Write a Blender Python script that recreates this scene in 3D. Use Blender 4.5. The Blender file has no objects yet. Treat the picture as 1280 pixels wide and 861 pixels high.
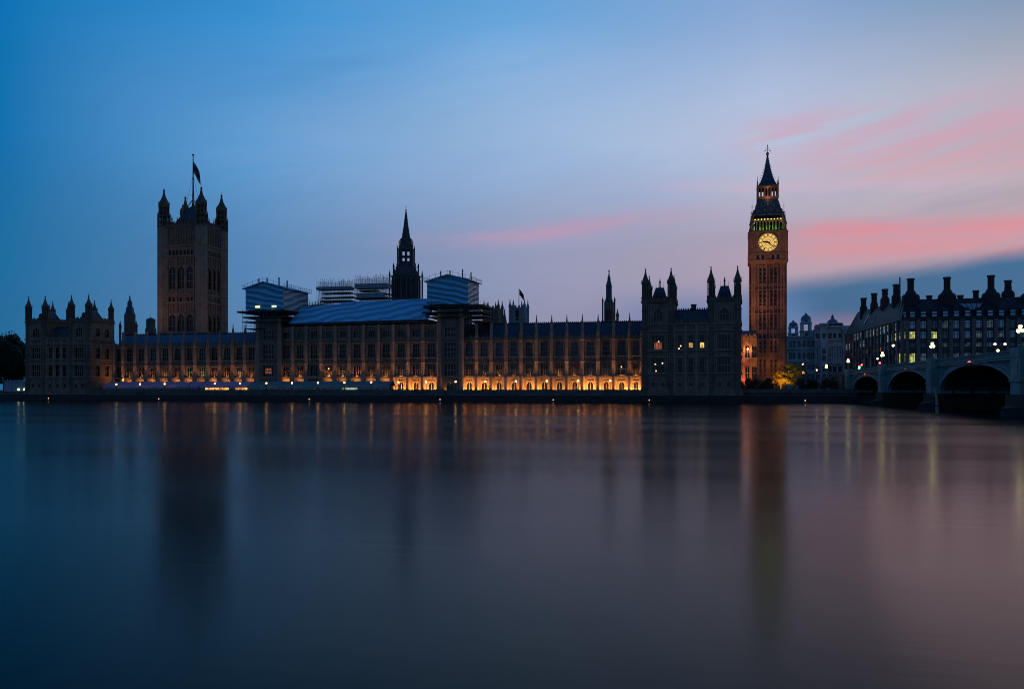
import bpy, math, random
from math import sin, cos, tan, pi, atan, atan2, radians
from mathutils import Vector

# ------------------------------------------------------------------ camera
SC = bpy.context.scene
F, XC, HY, PHI = 1112.0, 640.0, 487.2, radians(14.4)     # focal length in px of a 1280 px frame
EYE = 4.0                                               # metres above the river
CP, SP = cos(PHI), sin(PHI)
cd = bpy.data.cameras.new('camera'); cam = bpy.data.objects.new('camera', cd)
SC.collection.objects.link(cam); SC.camera = cam
cam.location = (0, 0, EYE); cam.rotation_euler = (pi/2, 0, PHI)
cd.sensor_width = 36; cd.lens = 36*F/1280; cd.shift_y = (HY-430.5)/1280
cd.clip_start = .5; cd.clip_end = 20000

def sl(c):
    c /= 255.0
    return c/12.92 if c <= .04045 else ((c+.055)/1.055)**2.4
def srgb(r, g, b): return (sl(r), sl(g), sl(b), 1)
def azel(x, y):
    a = atan((x-XC)/F); return a, atan((HY-y)/F*cos(a))

# ------------------------------------------------------------------ dusk sky
W = bpy.data.worlds.new("World"); SC.world = W; W.use_nodes = True
nt = W.node_tree; nt.nodes.clear(); N = nt.nodes; LK = nt.links
def put(sock, v):
    if isinstance(v, bpy.types.NodeSocket): LK.new(v, sock)
    else: sock.default_value = v
def M(op, a, b=None, c=None, clamp=False):
    n = N.new('ShaderNodeMath'); n.operation = op; n.use_clamp = clamp
    put(n.inputs[0], a)
    if b is not None: put(n.inputs[1], b)
    if c is not None: put(n.inputs[2], c)
    return n.outputs[0]
def smooth(v, a, b, ta=0.0, tb=1.0):
    n = N.new('ShaderNodeMapRange'); n.interpolation_type = 'SMOOTHSTEP'
    put(n.inputs['Value'], v); put(n.inputs['From Min'], a); put(n.inputs['From Max'], b)
    n.inputs['To Min'].default_value = ta; n.inputs['To Max'].default_value = tb
    return n.outputs[0]
def mixc(f, a, b, mode='MIX'):
    n = N.new('ShaderNodeMix'); n.data_type = 'RGBA'; n.blend_type = mode
    put(n.inputs[0], f); put(n.inputs[6], a); put(n.inputs[7], b)
    return n.outputs[2]
tc = N.new('ShaderNodeTexCoord')
def dot(vec):
    n = N.new('ShaderNodeVectorMath'); n.operation = 'DOT_PRODUCT'
    LK.new(tc.outputs['Generated'], n.inputs[0]); n.inputs[1].default_value = vec
    return n.outputs['Value']
AZ = M('ARCTAN2', dot((CP, SP, 0)), dot((-SP, CP, 0)))
EL = M('ARCSINE', dot((0, 0, 1)))
def ramp(fac, stops):
    n = N.new('ShaderNodeValToRGB'); n.color_ramp.interpolation = 'EASE' if len(stops) < 3 else 'CARDINAL'
    n.color_ramp.interpolation = 'LINEAR'
    e = n.color_ramp.elements
    while len(e) < len(stops): e.new(.5)
    for k, (p, c) in enumerate(stops): e[k].position = p; e[k].color = c
    LK.new(fac, n.inputs[0]); return n.outputs[0]
AZR = (-2.4, 2.4)
AF = smooth(AZ, -100, 100); AF.node.interpolation_type = 'LINEAR'
AF.node.inputs['From Min'].default_value = AZR[0]; AF.node.inputs['From Max'].default_value = AZR[1]
EAST = srgb(78, 108, 150)
def row(cols):
    st = [(0, EAST)]
    st.append(((-1.2-AZR[0])/(AZR[1]-AZR[0]), srgb(*cols[0])))
    for px, c in zip((0, 320, 640, 960, 1280), cols[1:6]):
        st.append(((azel(px, 400)[0]-AZR[0])/(AZR[1]-AZR[0]), srgb(*c)))
    st.append(((1.1-AZR[0])/(AZR[1]-AZR[0]), srgb(*cols[6])))
    st.append((1, EAST))
    return ramp(AF, st)
SKY_ROWS = [
 (455, [(20,84,130), (30,104,150), (86,124,166), (134,138,168), (158,134,156), (112,114,146), (80,95,125)]),
 (330, [(14,88,144), (20,107,160), (86,134,182), (142,150,182), (172,157,176), (178,158,170), (110,118,142)]),
 (180, [(0,86,150), (4,111,173), (92,154,208), (150,181,217), (182,194,220), (178,176,188), (104,122,150)]),
 (0,   [(0,80,148), (0,113,180), (50,143,208), (100,166,221), (138,168,212), (110,146,180), (84,116,152)]),
]
col = None; prev = None
for y, cols in SKY_ROWS:
    c = row(cols); e = azel(640, y)[1]
    if col is None: col = c
    else: col = mixc(smooth(EL, prev, e), col, c); 
    prev = e
col = mixc(smooth(EL, radians(19), radians(52)), col, srgb(30, 66, 112))
# cloud texture shared by the streaks
cb = N.new('ShaderNodeCombineXYZ'); LK.new(M('MULTIPLY', AZ, 3.2), cb.inputs[0])
LK.new(M('MULTIPLY', M('SUBTRACT', EL, M('MULTIPLY', AZ, .12)), 22), cb.inputs[1])
nz = N.new('ShaderNodeTexNoise'); nz.inputs['Scale'].default_value = 1.3; nz.inputs['Detail'].default_value = 7
nz.inputs['Roughness'].default_value = .62; nz.inputs['Distortion'].default_value = .6; LK.new(cb.outputs[0], nz.inputs['Vector'])
NZ = nz.outputs['Fac']
cb2 = N.new('ShaderNodeCombineXYZ'); LK.new(M('MULTIPLY', AZ, 1.6), cb2.inputs[0]); LK.new(M('MULTIPLY', EL, 5), cb2.inputs[1])
nz2 = N.new('ShaderNodeTexNoise'); nz2.inputs['Scale'].default_value = 2.1; nz2.inputs['Detail'].default_value = 4
LK.new(cb2.outputs[0], nz2.inputs['Vector']); NZ2 = nz2.outputs['Fac']
cb3 = N.new('ShaderNodeCombineXYZ'); LK.new(M('MULTIPLY', AZ, 7), cb3.inputs[0]); LK.new(M('MULTIPLY', M('SUBTRACT', EL, M('MULTIPLY', AZ, .16)), 60), cb3.inputs[1])
nz3 = N.new('ShaderNodeTexNoise'); nz3.inputs['Scale'].default_value = 1.0; nz3.inputs['Detail'].default_value = 6; LK.new(cb3.outputs[0], nz3.inputs['Vector']); NZ3 = nz3.outputs['Fac']
def streak(x0, y0, x1, y1, w, colour, strength, fl=.1, fr=.1, wob=.03):
    global col
    a0, e0 = azel(x0, y0); a1, e1 = azel(x1, y1); k = (e1-e0)/(a1-a0)
    line = M('ADD', M('MULTIPLY', M('SUBTRACT', AZ, a0), k), e0)
    d = M('SUBTRACT', M('ADD', EL, M('MULTIPLY', M('SUBTRACT', NZ2, .5), wob)), line)
    d = M('DIVIDE', d, w/F)
    g = M('EXPONENT', M('MULTIPLY', M('MULTIPLY', d, d), -1))
    g = M('MULTIPLY', g, smooth(AZ, a0-fl, a0+fl)); g = M('MULTIPLY', g, smooth(AZ, a1-fr, a1+fr, 1, 0))
    g = M('MULTIPLY', g, smooth(M('ADD', M('MULTIPLY', NZ, .6), M('MULTIPLY', NZ3, .4)), .34, .60)); g = M('MULTIPLY', g, strength, clamp=True)
    col = mixc(g, col, srgb(*colour))
# soft violet and pale veils
streak(330, 190, 900, 240, 60, (134,160,206), .3, .15, .2)
streak(520, 60, 1000, 120, 40, (152,180,220), .3, .2, .2)
streak(150, 110, 520, 60, 40, (66,134,196), .4, .1, .1)
streak(960, 330, 1330, 320, 40, (202,160,172), .55, .15, .2)
streak(960, 240, 1400, 225, 36, (192,182,190), .6, .12, .3)
streak(540, 300, 880, 266, 11, (196,148,176), .7, .09, .09, .02)
streak(985, 292, 1500, 262, 11, (222,140,152), .85, .05, .2, .02)
streak(1000, 316, 1500, 290, 13, (216,146,156), .8, .06, .2, .02)
streak(930, 172, 1500, 112, 24, (206,162,182), .8, .09, .2, .03)
streak(1000, 200, 1500, 154, 20, (210,158,172), .75, .09, .2, .03)
streak(1060, 222, 1500, 182, 9, (206,166,176), .6, .09, .2, .03)
streak(1040, 150, 1500, 118, 30, (202,162,184), .45, .09, .2, .04)
streak(860, 236, 1240, 222, 8, (210,172,196), .5, .1, .1, .03)
# faint mottling of thin high cloud over everything
mott = M('ADD', .90, M('MULTIPLY', M('ADD', M('MULTIPLY', NZ2, .65), M('MULTIPLY', NZ, .35)), .20))
mc = N.new('ShaderNodeVectorMath'); mc.operation = 'SCALE'; LK.new(col, mc.inputs[0]); LK.new(mott, mc.inputs['Scale']); col = mc.outputs[0]
# slate-blue cloud bank low on the right, lifting to the right
aL, eL = azel(985, 346); aR, eR = azel(1280, 303)
edge = M('ADD', M('MULTIPLY', M('SUBTRACT', AZ, aL), (eR-eL)/(aR-aL)), eL)
edge = M('ADD', edge, M('MULTIPLY', M('SUBTRACT', NZ, .5), .02))
bank = smooth(M('SUBTRACT', edge, EL), -.004, .022)
bank = M('MULTIPLY', bank, smooth(AZ, azel(880, 400)[0], azel(1010, 400)[0]))
lowpink = M('MULTIPLY', smooth(EL, azel(900, 412)[1], azel(900, 386)[1], .6, 0), smooth(AZ, azel(1060, 400)[0], azel(1095, 400)[0], 1, 0))
col = mixc(bank, col, mixc(smooth(EL, 0.02, azel(1280, 310)[1]), srgb(66, 98, 138), srgb(62, 108, 148)))
col = mixc(M('MULTIPLY', lowpink, smooth(AZ, azel(955, 400)[0], azel(1000, 400)[0])), col, srgb(150, 122, 150))
lo = M('MULTIPLY', smooth(EL, azel(860, 398)[1], azel(860, 345)[1], 1, 0), M('MULTIPLY', smooth(AZ, azel(700, 400)[0], azel(860, 400)[0]), smooth(AZ, azel(980, 400)[0], azel(1040, 400)[0], 1, 0)))
col = mixc(M('MULTIPLY', lo, .75), col, srgb(88, 126, 176))
# physical sky for a faint twilight base under the afterglow
sky = N.new('ShaderNodeTexSky'); sky.sky_type = 'NISHITA'; sky.sun_disc = False
sky.sun_elevation = radians(-2); sky.sun_rotation = radians(20); sky.altitude = 10
bg1 = N.new('ShaderNodeBackground'); LK.new(col, bg1.inputs[0]); bg1.inputs[1].default_value = 1.0
bg2 = N.new('ShaderNodeBackground'); LK.new(sky.outputs[0], bg2.inputs[0]); bg2.inputs[1].default_value = .02
ad = N.new('ShaderNodeAddShader'); LK.new(bg1.outputs[0], ad.inputs[0]); LK.new(bg2.outputs[0], ad.inputs[1])
wo = N.new('ShaderNodeOutputWorld'); LK.new(ad.outputs[0], wo.inputs[0])

SC.view_settings.view_transform = 'Standard'; SC.view_settings.look = 'None'
SC.view_settings.exposure = 0; SC.view_settings.gamma = 1
SC.render.engine = 'CYCLES'; SC.cycles.use_denoising = True; SC.cycles.use_light_tree = True
SC.cycles.filter_width = 1.0; SC.cycles.max_bounces = 5; SC.cycles.sample_clamp_indirect = 4

# ------------------------------------------------------------------ placing helpers
def tn(px): return tan(atan((px-XC)/F)-PHI)
def XA(px, Y): return tn(px)*Y                          # world X seen at column px on the plane Y
def ZD(px, Y): return Y*(CP-tn(px)*SP)                  # depth along the lens axis
def S(px, Y): return F/ZD(px, Y)                        # px per metre
def ZA(px, py, Y): return EYE+(HY-py)/S(px, Y)          # world height of row py there
rnd = random.Random(7)

# ------------------------------------------------------------------ materials
MAT = {}
def mat(name, base, rough=.8, metal=0, emit=None, estr=0, noise=None, bump=0, spec=.3):
    m = bpy.data.materials.new(name); m.use_nodes = True; t = m.node_tree
    b = t.nodes['Principled BSDF']; b.inputs['Base Color'].default_value = (*base, 1)
    b.inputs['Roughness'].default_value = rough; b.inputs['Metallic'].default_value = metal
    b.inputs['Specular IOR Level'].default_value = spec
    if emit: b.inputs['Emission Color'].default_value = (*emit, 1); b.inputs['Emission Strength'].default_value = estr
    if noise:
        sc, amt = noise
        g = t.nodes.new('ShaderNodeNewGeometry')
        n = t.nodes.new('ShaderNodeTexNoise'); n.inputs['Scale'].default_value = sc; n.inputs['Detail'].default_value = 6
        t.links.new(g.outputs['Position'], n.inputs['Vector'])
        r = t.nodes.new('ShaderNodeValToRGB')
        r.color_ramp.elements[0].position = .3; r.color_ramp.elements[1].position = .7
        r.color_ramp.elements[0].color = (*[c*(1-amt) for c in base], 1)
        r.color_ramp.elements[1].color = (*[min(1, c*(1+amt)) for c in base], 1)
        t.links.new(n.outputs['Fac'], r.inputs[0]); t.links.new(r.outputs[0], b.inputs['Base Color'])
        if bump:
            u = t.nodes.new('ShaderNodeBump'); u.inputs['Strength'].default_value = bump; u.inputs['Distance'].default_value = .1
            t.links.new(n.outputs['Fac'], u.inputs['Height']); t.links.new(u.outputs[0], b.inputs['Normal'])
    MAT[name] = m; return m
def stone(name, base, amt=.35, bw=1.1, bh=.45):
    """coursed ashlar with patchy weathering"""
    m = mat(name, base, .85); t = m.node_tree; b = t.nodes['Principled BSDF']
    g = t.nodes.new('ShaderNodeNewGeometry'); sx = t.nodes.new('ShaderNodeSeparateXYZ'); t.links.new(g.outputs['Position'], sx.inputs[0])
    ad = t.nodes.new('ShaderNodeMath'); ad.operation = 'ADD'; t.links.new(sx.outputs[0], ad.inputs[0]); t.links.new(sx.outputs[1], ad.inputs[1])
    cbn = t.nodes.new('ShaderNodeCombineXYZ'); t.links.new(ad.outputs[0], cbn.inputs[0]); t.links.new(sx.outputs[2], cbn.inputs[1])
    br = t.nodes.new('ShaderNodeTexBrick'); br.inputs['Scale'].default_value = 1; br.inputs['Brick Width'].default_value = bw
    br.inputs['Row Height'].default_value = bh; br.inputs['Mortar Size'].default_value = .02; br.inputs['Bias'].default_value = 0
    br.inputs['Color1'].default_value = (*[c*1.1 for c in base], 1); br.inputs['Color2'].default_value = (*[c*.9 for c in base], 1)
    br.inputs['Mortar'].default_value = (*[c*.75 for c in base], 1)
    t.links.new(cbn.outputs[0], br.inputs['Vector'])
    n = t.nodes.new('ShaderNodeTexNoise'); n.inputs['Scale'].default_value = .35; n.inputs['Detail'].default_value = 8
    n.inputs['Roughness'].default_value = .65; t.links.new(g.outputs['Position'], n.inputs['Vector'])
    mr = t.nodes.new('ShaderNodeMapRange'); mr.inputs['From Min'].default_value = .3; mr.inputs['From Max'].default_value = .7
    mr.inputs['To Min'].default_value = 1-amt; mr.inputs['To Max'].default_value = 1+amt; t.links.new(n.outputs['Fac'], mr.inputs['Value'])
    mx = t.nodes.new('ShaderNodeMix'); mx.data_type = 'RGBA'; mx.blend_type = 'MULTIPLY'; mx.inputs[0].default_value = 1
    t.links.new(br.outputs['Color'], mx.inputs[6]); t.links.new(mr.outputs[0], mx.inputs[7]); t.links.new(mx.outputs[2], b.inputs['Base Color'])
    bu = t.nodes.new('ShaderNodeBump'); bu.inputs['Strength'].default_value = .4; bu.inputs['Distance'].default_value = .08
    t.links.new(n.outputs['Fac'], bu.inputs['Height']); t.links.new(bu.outputs[0], b.inputs['Normal'])
    return m
def sheeting(name, base, ang, scale=.17, rough=.45):
    """wrinkled scaffold sheeting: diagonal sags as bump and slight tint"""
    m = mat(name, base, rough, spec=.5); t = m.node_tree; b = t.nodes['Principled BSDF']
    g = t.nodes.new('ShaderNodeNewGeometry'); sx = t.nodes.new('ShaderNodeSeparateXYZ'); t.links.new(g.outputs['Position'], sx.inputs[0])
    ad = t.nodes.new('ShaderNodeMath'); ad.operation = 'ADD'; t.links.new(sx.outputs[0], ad.inputs[0]); t.links.new(sx.outputs[1], ad.inputs[1])
    cbn = t.nodes.new('ShaderNodeCombineXYZ'); t.links.new(ad.outputs[0], cbn.inputs[0]); t.links.new(sx.outputs[2], cbn.inputs[1])
    mp = t.nodes.new('ShaderNodeMapping'); mp.inputs['Rotation'].default_value = (0, 0, ang); mp.inputs['Scale'].default_value = (.55, 1, 1)
    t.links.new(cbn.outputs[0], mp.inputs[0])
    wv = t.nodes.new('ShaderNodeTexWave'); wv.bands_direction = 'Y'; wv.inputs['Scale'].default_value = scale
    wv.inputs['Distortion'].default_value = 9; wv.inputs['Detail'].default_value = 3; wv.inputs['Detail Scale'].default_value = .45; wv.inputs['Detail Roughness'].default_value = .6
    t.links.new(mp.outputs[0], wv.inputs['Vector'])
    r = t.nodes.new('ShaderNodeValToRGB'); r.color_ramp.elements[0].color = (*[c*.6 for c in base], 1); r.color_ramp.elements[1].color = (*[min(1, c*1.2) for c in base], 1)
    t.links.new(wv.outputs['Fac'], r.inputs[0]); t.links.new(r.outputs[0], b.inputs['Base Color'])
    bu = t.nodes.new('ShaderNodeBump'); bu.inputs['Strength'].default_value = .9; bu.inputs['Distance'].default_value = .5
    t.links.new(wv.outputs['Fac'], bu.inputs['Height']); t.links.new(bu.outputs[0], b.inputs['Normal'])
    return m
LIME = stone('sooty_shaded_limestone', (.19, .145, .105), .35)  # sooty wall stone, also darkened to put recess shade into the bays
LIME_P = stone('lit_relief_limestone', (.29, .225, .165), .3)  # lightened so piers, courses and tracery look lit in relief
LIME_D = stone('dark_limestone', (.14, .105, .08))
RIVST = stone('river_wall_granite', (.12, .125, .115), .4, 1.6, .6)
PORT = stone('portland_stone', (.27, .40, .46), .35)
CLOCKST = stone('clock_tower_stone', (.27, .155, .11), .35)
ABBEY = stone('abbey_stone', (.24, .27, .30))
SLATE = mat('cast_iron_roof', (.09, .16, .25), .45, .3, noise=(1.2, .25), spec=.5)
SLATE_D = mat('dark_roof_plates', (.05, .08, .12), .5, .3, noise=(1.5, .3))
LEAD = mat('grey_lead', (.12, .17, .24), .5, .2, noise=(1, .2))
GLASS = mat('dark_window_glass', (.006, .009, .013), .15, spec=.35)
GLASSB = mat('office_glass', (.04, .07, .10), .08, spec=1.0)
LIT = mat('lit_warm_window', (.3, .2, .1), .5, emit=(1, .50, .18), estr=.75)
LITO = mat('lit_orange_window', (.3, .15, .1), .5, emit=(1, .26, .12), estr=.22)
LITG = mat('lit_office_window', (.3, .3, .15), .5, emit=(.75, .80, .22), estr=.6)
LITM = mat('lit_marquee_window', (.3, .15, .05), .5, emit=(1, .45, .1), estr=1.6)
LITP = mat('lit_pale_green_window', (.3, .3, .2), .5, emit=(.6, .85, .55), estr=.45)
DARK = mat('black_iron', (.02, .022, .025), .5, .4)
STEEL = mat('scaffold_steel', (.10, .13, .16), .45, .6)
PLANK = mat('scaffold_planks', (.045, .04, .035), .9, noise=(3, .4))
GILT = mat('gilded_iron', (.25, .17, .06), .4, .8)
SHEET = sheeting('blue_white_sheeting', (.12, .52, .80), .42)
SHEETW = sheeting('white_sheeting', (.50, .50, .55), -.5)
SHEETR = sheeting('roof_sheeting', (.14, .54, .84), -.30, .16)
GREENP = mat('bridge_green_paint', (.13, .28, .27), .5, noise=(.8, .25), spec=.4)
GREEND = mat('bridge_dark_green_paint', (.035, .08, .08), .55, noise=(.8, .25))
ASPH = mat('asphalt', (.05, .05, .05), .9, noise=(6, .2))
PAVE = mat('terrace_paving', (.2, .18, .16), .85, noise=(3, .2))
GROUND = mat('ground_earth', (.05, .055, .045), .95, noise=(.3, .3))
BARK = mat('bark', (.06, .045, .03), .9, noise=(5, .3))
LEAF = mat('foliage', (.045, .065, .025), .8, noise=(.8, .4))
LEAFD = mat('dark_foliage', (.03, .045, .025), .8, noise=(.6, .4))
MARQP = mat('pale_marquee_canvas', (.42, .30, .46), .7, noise=(.5, .15))
MARQT = mat('teal_marquee_canvas', (.10, .24, .27), .7, noise=(.5, .15))
MARQB = mat('blue_grey_marquee_canvas', (.2, .32, .42), .7, noise=(.5, .1))
FRAMEW = mat('white_paint', (.5, .5, .5), .6)
BRONZE = mat('bronze_cladding', (.055, .06, .068), .45, .4, noise=(1, .2))
PIERS = mat('buff_stone_pier', (.17, .14, .14), .8, noise=(1, .25))
OFFG = mat('unlit_globe', (.3, .3, .3), .3)
GLOBE = mat('lamp_globe_warm', (.8, .7, .5), .4, emit=(1, .55, .18), estr=8)
GLOBEY = mat('lamp_globe_yellow', (.8, .8, .5), .4, emit=(.95, .80, .25), estr=7)
GLOBEW = mat('lamp_globe_white', (.8, .8, .8), .4, emit=(1, .78, .55), estr=7)
DIAL = mat('opal_glass_dial', (.5, .45, .3), .5, emit=(1, .62, .13), estr=.78)
ROOML = mat('room_lamp', (.8, .7, .5), .5, emit=(1, .72, .3), estr=1.6)
REDL = mat('red_light', (.4, .02, .02), .4, emit=(1, .04, .04), estr=14)
GRNL = mat('green_light', (.02, .4, .1), .4, emit=(.1, 1, .5), estr=10)
WOOD = mat('weathered_pile_wood', (.28, .33, .22), .85, noise=(4, .35), bump=.4)
REDP = mat('dark_red_paint', (.18, .02, .02), .35, spec=.5)
BLUEP = mat('dark_blue_paint', (.02, .04, .12), .35, spec=.5)
GREYP = mat('grey_car_paint', (.15, .15, .16), .35, .4, spec=.5)
RUB = mat('rubber', (.02, .02, .02), .9)

GLASSW = mat('old_leaded_glass', (.02, .045, .065), .25, spec=.5)
GLASSC = mat('curtained_window', (.05, .045, .04), .6, spec=.3)
DIMO = mat('dim_office_interior', (.1, .14, .15), .3, emit=(.45, .75, .9), estr=.035)
DIMW = mat('glowing_sky_reflection_pane', (.1, .14, .15), .3, emit=(.55, .75, .85), estr=.2)  # faint emission stands in for sky reflected in the street-side panes
LITY = mat('lit_yellow_window', (.3, .25, .1), .5, emit=(1, .68, .2), estr=.8)
def mottle(m, lo, hi, sc):
    t = m.node_tree; b = t.nodes['Principled BSDF']; g = t.nodes.new('ShaderNodeNewGeometry'); n = t.nodes.new('ShaderNodeTexNoise')
    n.inputs['Scale'].default_value = sc; n.inputs['Detail'].default_value = 3; t.links.new(g.outputs['Position'], n.inputs['Vector'])
    q = t.nodes.new('ShaderNodeMapRange'); q.inputs['From Min'].default_value = .35; q.inputs['From Max'].default_value = .65
    q.inputs['To Min'].default_value = lo; q.inputs['To Max'].default_value = hi; t.links.new(n.outputs['Fac'], q.inputs['Value']); t.links.new(q.outputs[0], b.inputs['Emission Strength'])
mottle(DIMO, .0, .09, .8); mottle(DIMW, .02, .45, .7); mottle(LITG, .12, .95, .9); mottle(LITO, .10, .34, 1.1); mottle(LIT, .35, 1.1, 1.3); mottle(LITY, .4, 1.2, 1.3); mottle(LITM, .25, 2.0, .7); mottle(LITP, .15, .6, .6)
# ------------------------------------------------------------------ mesh helpers
class MB:
    def __init__(s, org=(0, 0, 0)): s.v = []; s.f = []; s.mi = []; s.o = org; s.cur = 0
    def add(s, vs, fs):
        n = len(s.v); ox, oy, oz = s.o
        s.v += [(x-ox, y-oy, z-oz) for x, y, z in vs]
        s.f += [tuple(i+n for i in f) for f in fs]; s.mi += [s.cur]*len(fs); return s
    def box(s, x0, x1, y0, y1, z0, z1):
        if x1 < x0: x0, x1 = x1, x0
        if y1 < y0: y0, y1 = y1, y0
        if z1 < z0: z0, z1 = z1, z0
        return s.add([(x0,y0,z0),(x1,y0,z0),(x1,y1,z0),(x0,y1,z0),(x0,y0,z1),(x1,y0,z1),(x1,y1,z1),(x0,y1,z1)],
              [(0,3,2,1),(4,5,6,7),(0,1,5,4),(1,2,6,5),(2,3,7,6),(3,0,4,7)])
    def prism(s, poly, z0, z1, ctr=None, k=1.0):
        """poly (xy, counter-clockwise) from z0 to z1, the top scaled k about ctr"""
        n = len(poly)
        if ctr is None: ctr = (sum(p[0] for p in poly)/n, sum(p[1] for p in poly)/n)
        vs = [(x, y, z0) for x, y in poly]+[(ctr[0]+(x-ctr[0])*k, ctr[1]+(y-ctr[1])*k, z1) for x, y in poly]
        fs = [tuple(range(n-1, -1, -1)), tuple(range(n, 2*n))]+[(i, (i+1) % n, n+(i+1) % n, n+i) for i in range(n)]
        return s.add(vs, fs)
    def lathe(s, cx, cy, prof, n=8, rot=None):
        if rot is None: rot = pi/n
        vs = []
        for r, z in prof:
            vs += [(cx+r*cos(rot+2*pi*i/n), cy+r*sin(rot+2*pi*i/n), z) for i in range(n)]
        fs = [tuple(range(n-1, -1, -1)), tuple((len(prof)-1)*n+i for i in range(n))]
        for k in range(len(prof)-1):
            fs += [(k*n+i, k*n+(i+1) % n, (k+1)*n+(i+1) % n, (k+1)*n+i) for i in range(n)]
        return s.add(vs, fs)
    def loft(s, r0, z0, r1, z1):
        """rectangles r=(x0,x1,y0,y1)"""
        a, b = r0, r1
        vs = [(a[0],a[2],z0),(a[1],a[2],z0),(a[1],a[3],z0),(a[0],a[3],z0),(b[0],b[2],z1),(b[1],b[2],z1),(b[1],b[3],z1),(b[0],b[3],z1)]
        return s.add(vs, [(0,3,2,1),(4,5,6,7),(0,1,5,4),(1,2,6,5),(2,3,7,6),(3,0,4,7)])
    def tube(s, p, q, r, n=5, r2=None):
        p, q = Vector(p), Vector(q); d = (q-p).normalized(); r2 = r if r2 is None else r2
        a = d.orthogonal().normalized(); b = d.cross(a)
        vs = [tuple(p+a*cos(2*pi*i/n)*r+b*sin(2*pi*i/n)*r) for i in range(n)]+[tuple(q+a*cos(2*pi*i/n)*r2+b*sin(2*pi*i/n)*r2) for i in range(n)]
        return s.add(vs, [tuple(range(n-1, -1, -1)), tuple(range(n, 2*n))]+[(i, (i+1) % n, n+(i+1) % n, n+i) for i in range(n)])
    def ball(s, cx, cy, cz, r, n=8, m=5):
        return s.lathe(cx, cy, [(max(.001, r*sin(pi*k/m)), cz-r*cos(pi*k/m)) for k in range(m+1)], n)
    def extr(s, pts, y0, y1):
        """polygon in the x-z plane (counter-clockwise from -y) given depth"""
        n = len(pts)
        vs = [(x, y0, z) for x, z in pts]+[(x, y1, z) for x, z in pts]
        return s.add(vs, [tuple(range(n)), tuple(range(2*n-1, n-1, -1))]+[((i+1) % n, i, n+i, n+(i+1) % n) for i in range(n)])
    def mesh(s, name, mats):
        me = bpy.data.meshes.new(name); me.from_pydata(s.v, [], s.f)
        for m in (mats if isinstance(mats, (list, tuple)) else [mats]): me.materials.append(m)
        if any(s.mi): me.polygons.foreach_set('material_index', s.mi)
        me.update(); return me
    def build(s, name, mats, parent=None, loc=(0, 0, 0), smooth=False):
        me = s.mesh(name, mats)
        if smooth: me.polygons.foreach_set('use_smooth', [True]*len(me.polygons))
        return inst(name, me, parent, loc)
def inst(name, me, parent=None, loc=(0, 0, 0), rz=0):
    o = bpy.data.objects.new(name, me); SC.collection.objects.link(o)
    o.location = loc; o.rotation_euler = (0, 0, rz)
    if parent is not None: o.parent = parent
    return o
def tag(o, label, cat, group=None, kind=None):
    if label: o['label'] = label
    if cat: o['category'] = cat
    if group: o['group'] = group
    if kind: o['kind'] = kind
    return o
def thing(name, label, cat, loc=(0, 0, 0), group=None):
    o = bpy.data.objects.new(name, None); SC.collection.objects.link(o); o.location = loc
    return tag(o, label, cat, group)
def copy_tree(o, parent=None):
    c = o.copy(); SC.collection.objects.link(c)
    if parent is not None: c.parent = parent
    for ch in o.children: copy_tree(ch, c)
    return c
def struct(o): o['kind'] = 'structure'; return o
def light(name, kind, loc, energy, color, parent=None, size=.3, aim=None, **kw):
    d = bpy.data.lights.new(name, kind); d.energy = energy; d.color = color
    if kind == 'AREA': d.size = size
    else: d.shadow_soft_size = size
    for k, v in kw.items(): setattr(d, k, v)
    o = bpy.data.objects.new(name, d); SC.collection.objects.link(o); o.location = loc
    if aim is not None: o.rotation_euler = (Vector(aim)-Vector(loc)).to_track_quat('-Z', 'Y').to_euler()
    if parent is not None:
        o.parent = parent; o.location = Vector(loc)-Vector(parent.location)
    return o

# dusk afterglow: one very soft, weak sun low in the west-north-west
d = bpy.data.lights.new('afterglow_sun', 'SUN'); d.energy = .06; d.angle = radians(25); d.color = (1, .7, .7)
o = bpy.data.objects.new('afterglow_sun', d); SC.collection.objects.link(o)
sd = Vector((sin(radians(20)), cos(radians(20)), .12)); o.rotation_euler = sd.to_track_quat('Z', 'Y').to_euler()

# ------------------------------------------------------------------ river, ground
Y0, YP = 293.0, 280.0            # planes: palace wings, end pavilions and river wall
def water_mat():
    m = bpy.data.materials.new('river_water'); m.use_nodes = True; t = m.node_tree; b = t.nodes['Principled BSDF']
    b.inputs['Base Color'].default_value = (.003, .006, .008, 1); b.inputs['Roughness'].default_value = .18; b.inputs['IOR'].default_value = 1.095
    g = t.nodes.new('ShaderNodeNewGeometry')
    mp = t.nodes.new('ShaderNodeMapping'); mp.inputs['Rotation'].default_value = (0, 0, -PHI); mp.inputs['Scale'].default_value = (.22, 1, 1)
    t.links.new(g.outputs['Position'], mp.inputs[0])
    a = t.nodes.new('ShaderNodeTexNoise'); a.inputs['Scale'].default_value = .9; a.inputs['Detail'].default_value = 5; a.inputs['Roughness'].default_value = .6
    c = t.nodes.new('ShaderNodeTexNoise'); c.inputs['Scale'].default_value = .045; c.inputs['Detail'].default_value = 3
    t.links.new(mp.outputs[0], a.inputs['Vector']); t.links.new(mp.outputs[0], c.inputs['Vector'])
    b1 = t.nodes.new('ShaderNodeBump'); b1.inputs['Strength'].default_value = .05; b1.inputs['Distance'].default_value = .12
    t.links.new(a.outputs['Fac'], b1.inputs['Height']); t.links.new(b1.outputs[0], b.inputs['Normal'])
    mr = t.nodes.new('ShaderNodeMapRange'); mr.inputs['To Min'].default_value = .13; mr.inputs['To Max'].default_value = .23
    mr.inputs['From Min'].default_value = .3; mr.inputs['From Max'].default_value = .7
    t.links.new(c.outputs['Fac'], mr.inputs['Value']); t.links.new(mr.outputs[0], b.inputs['Roughness'])
    return m
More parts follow.
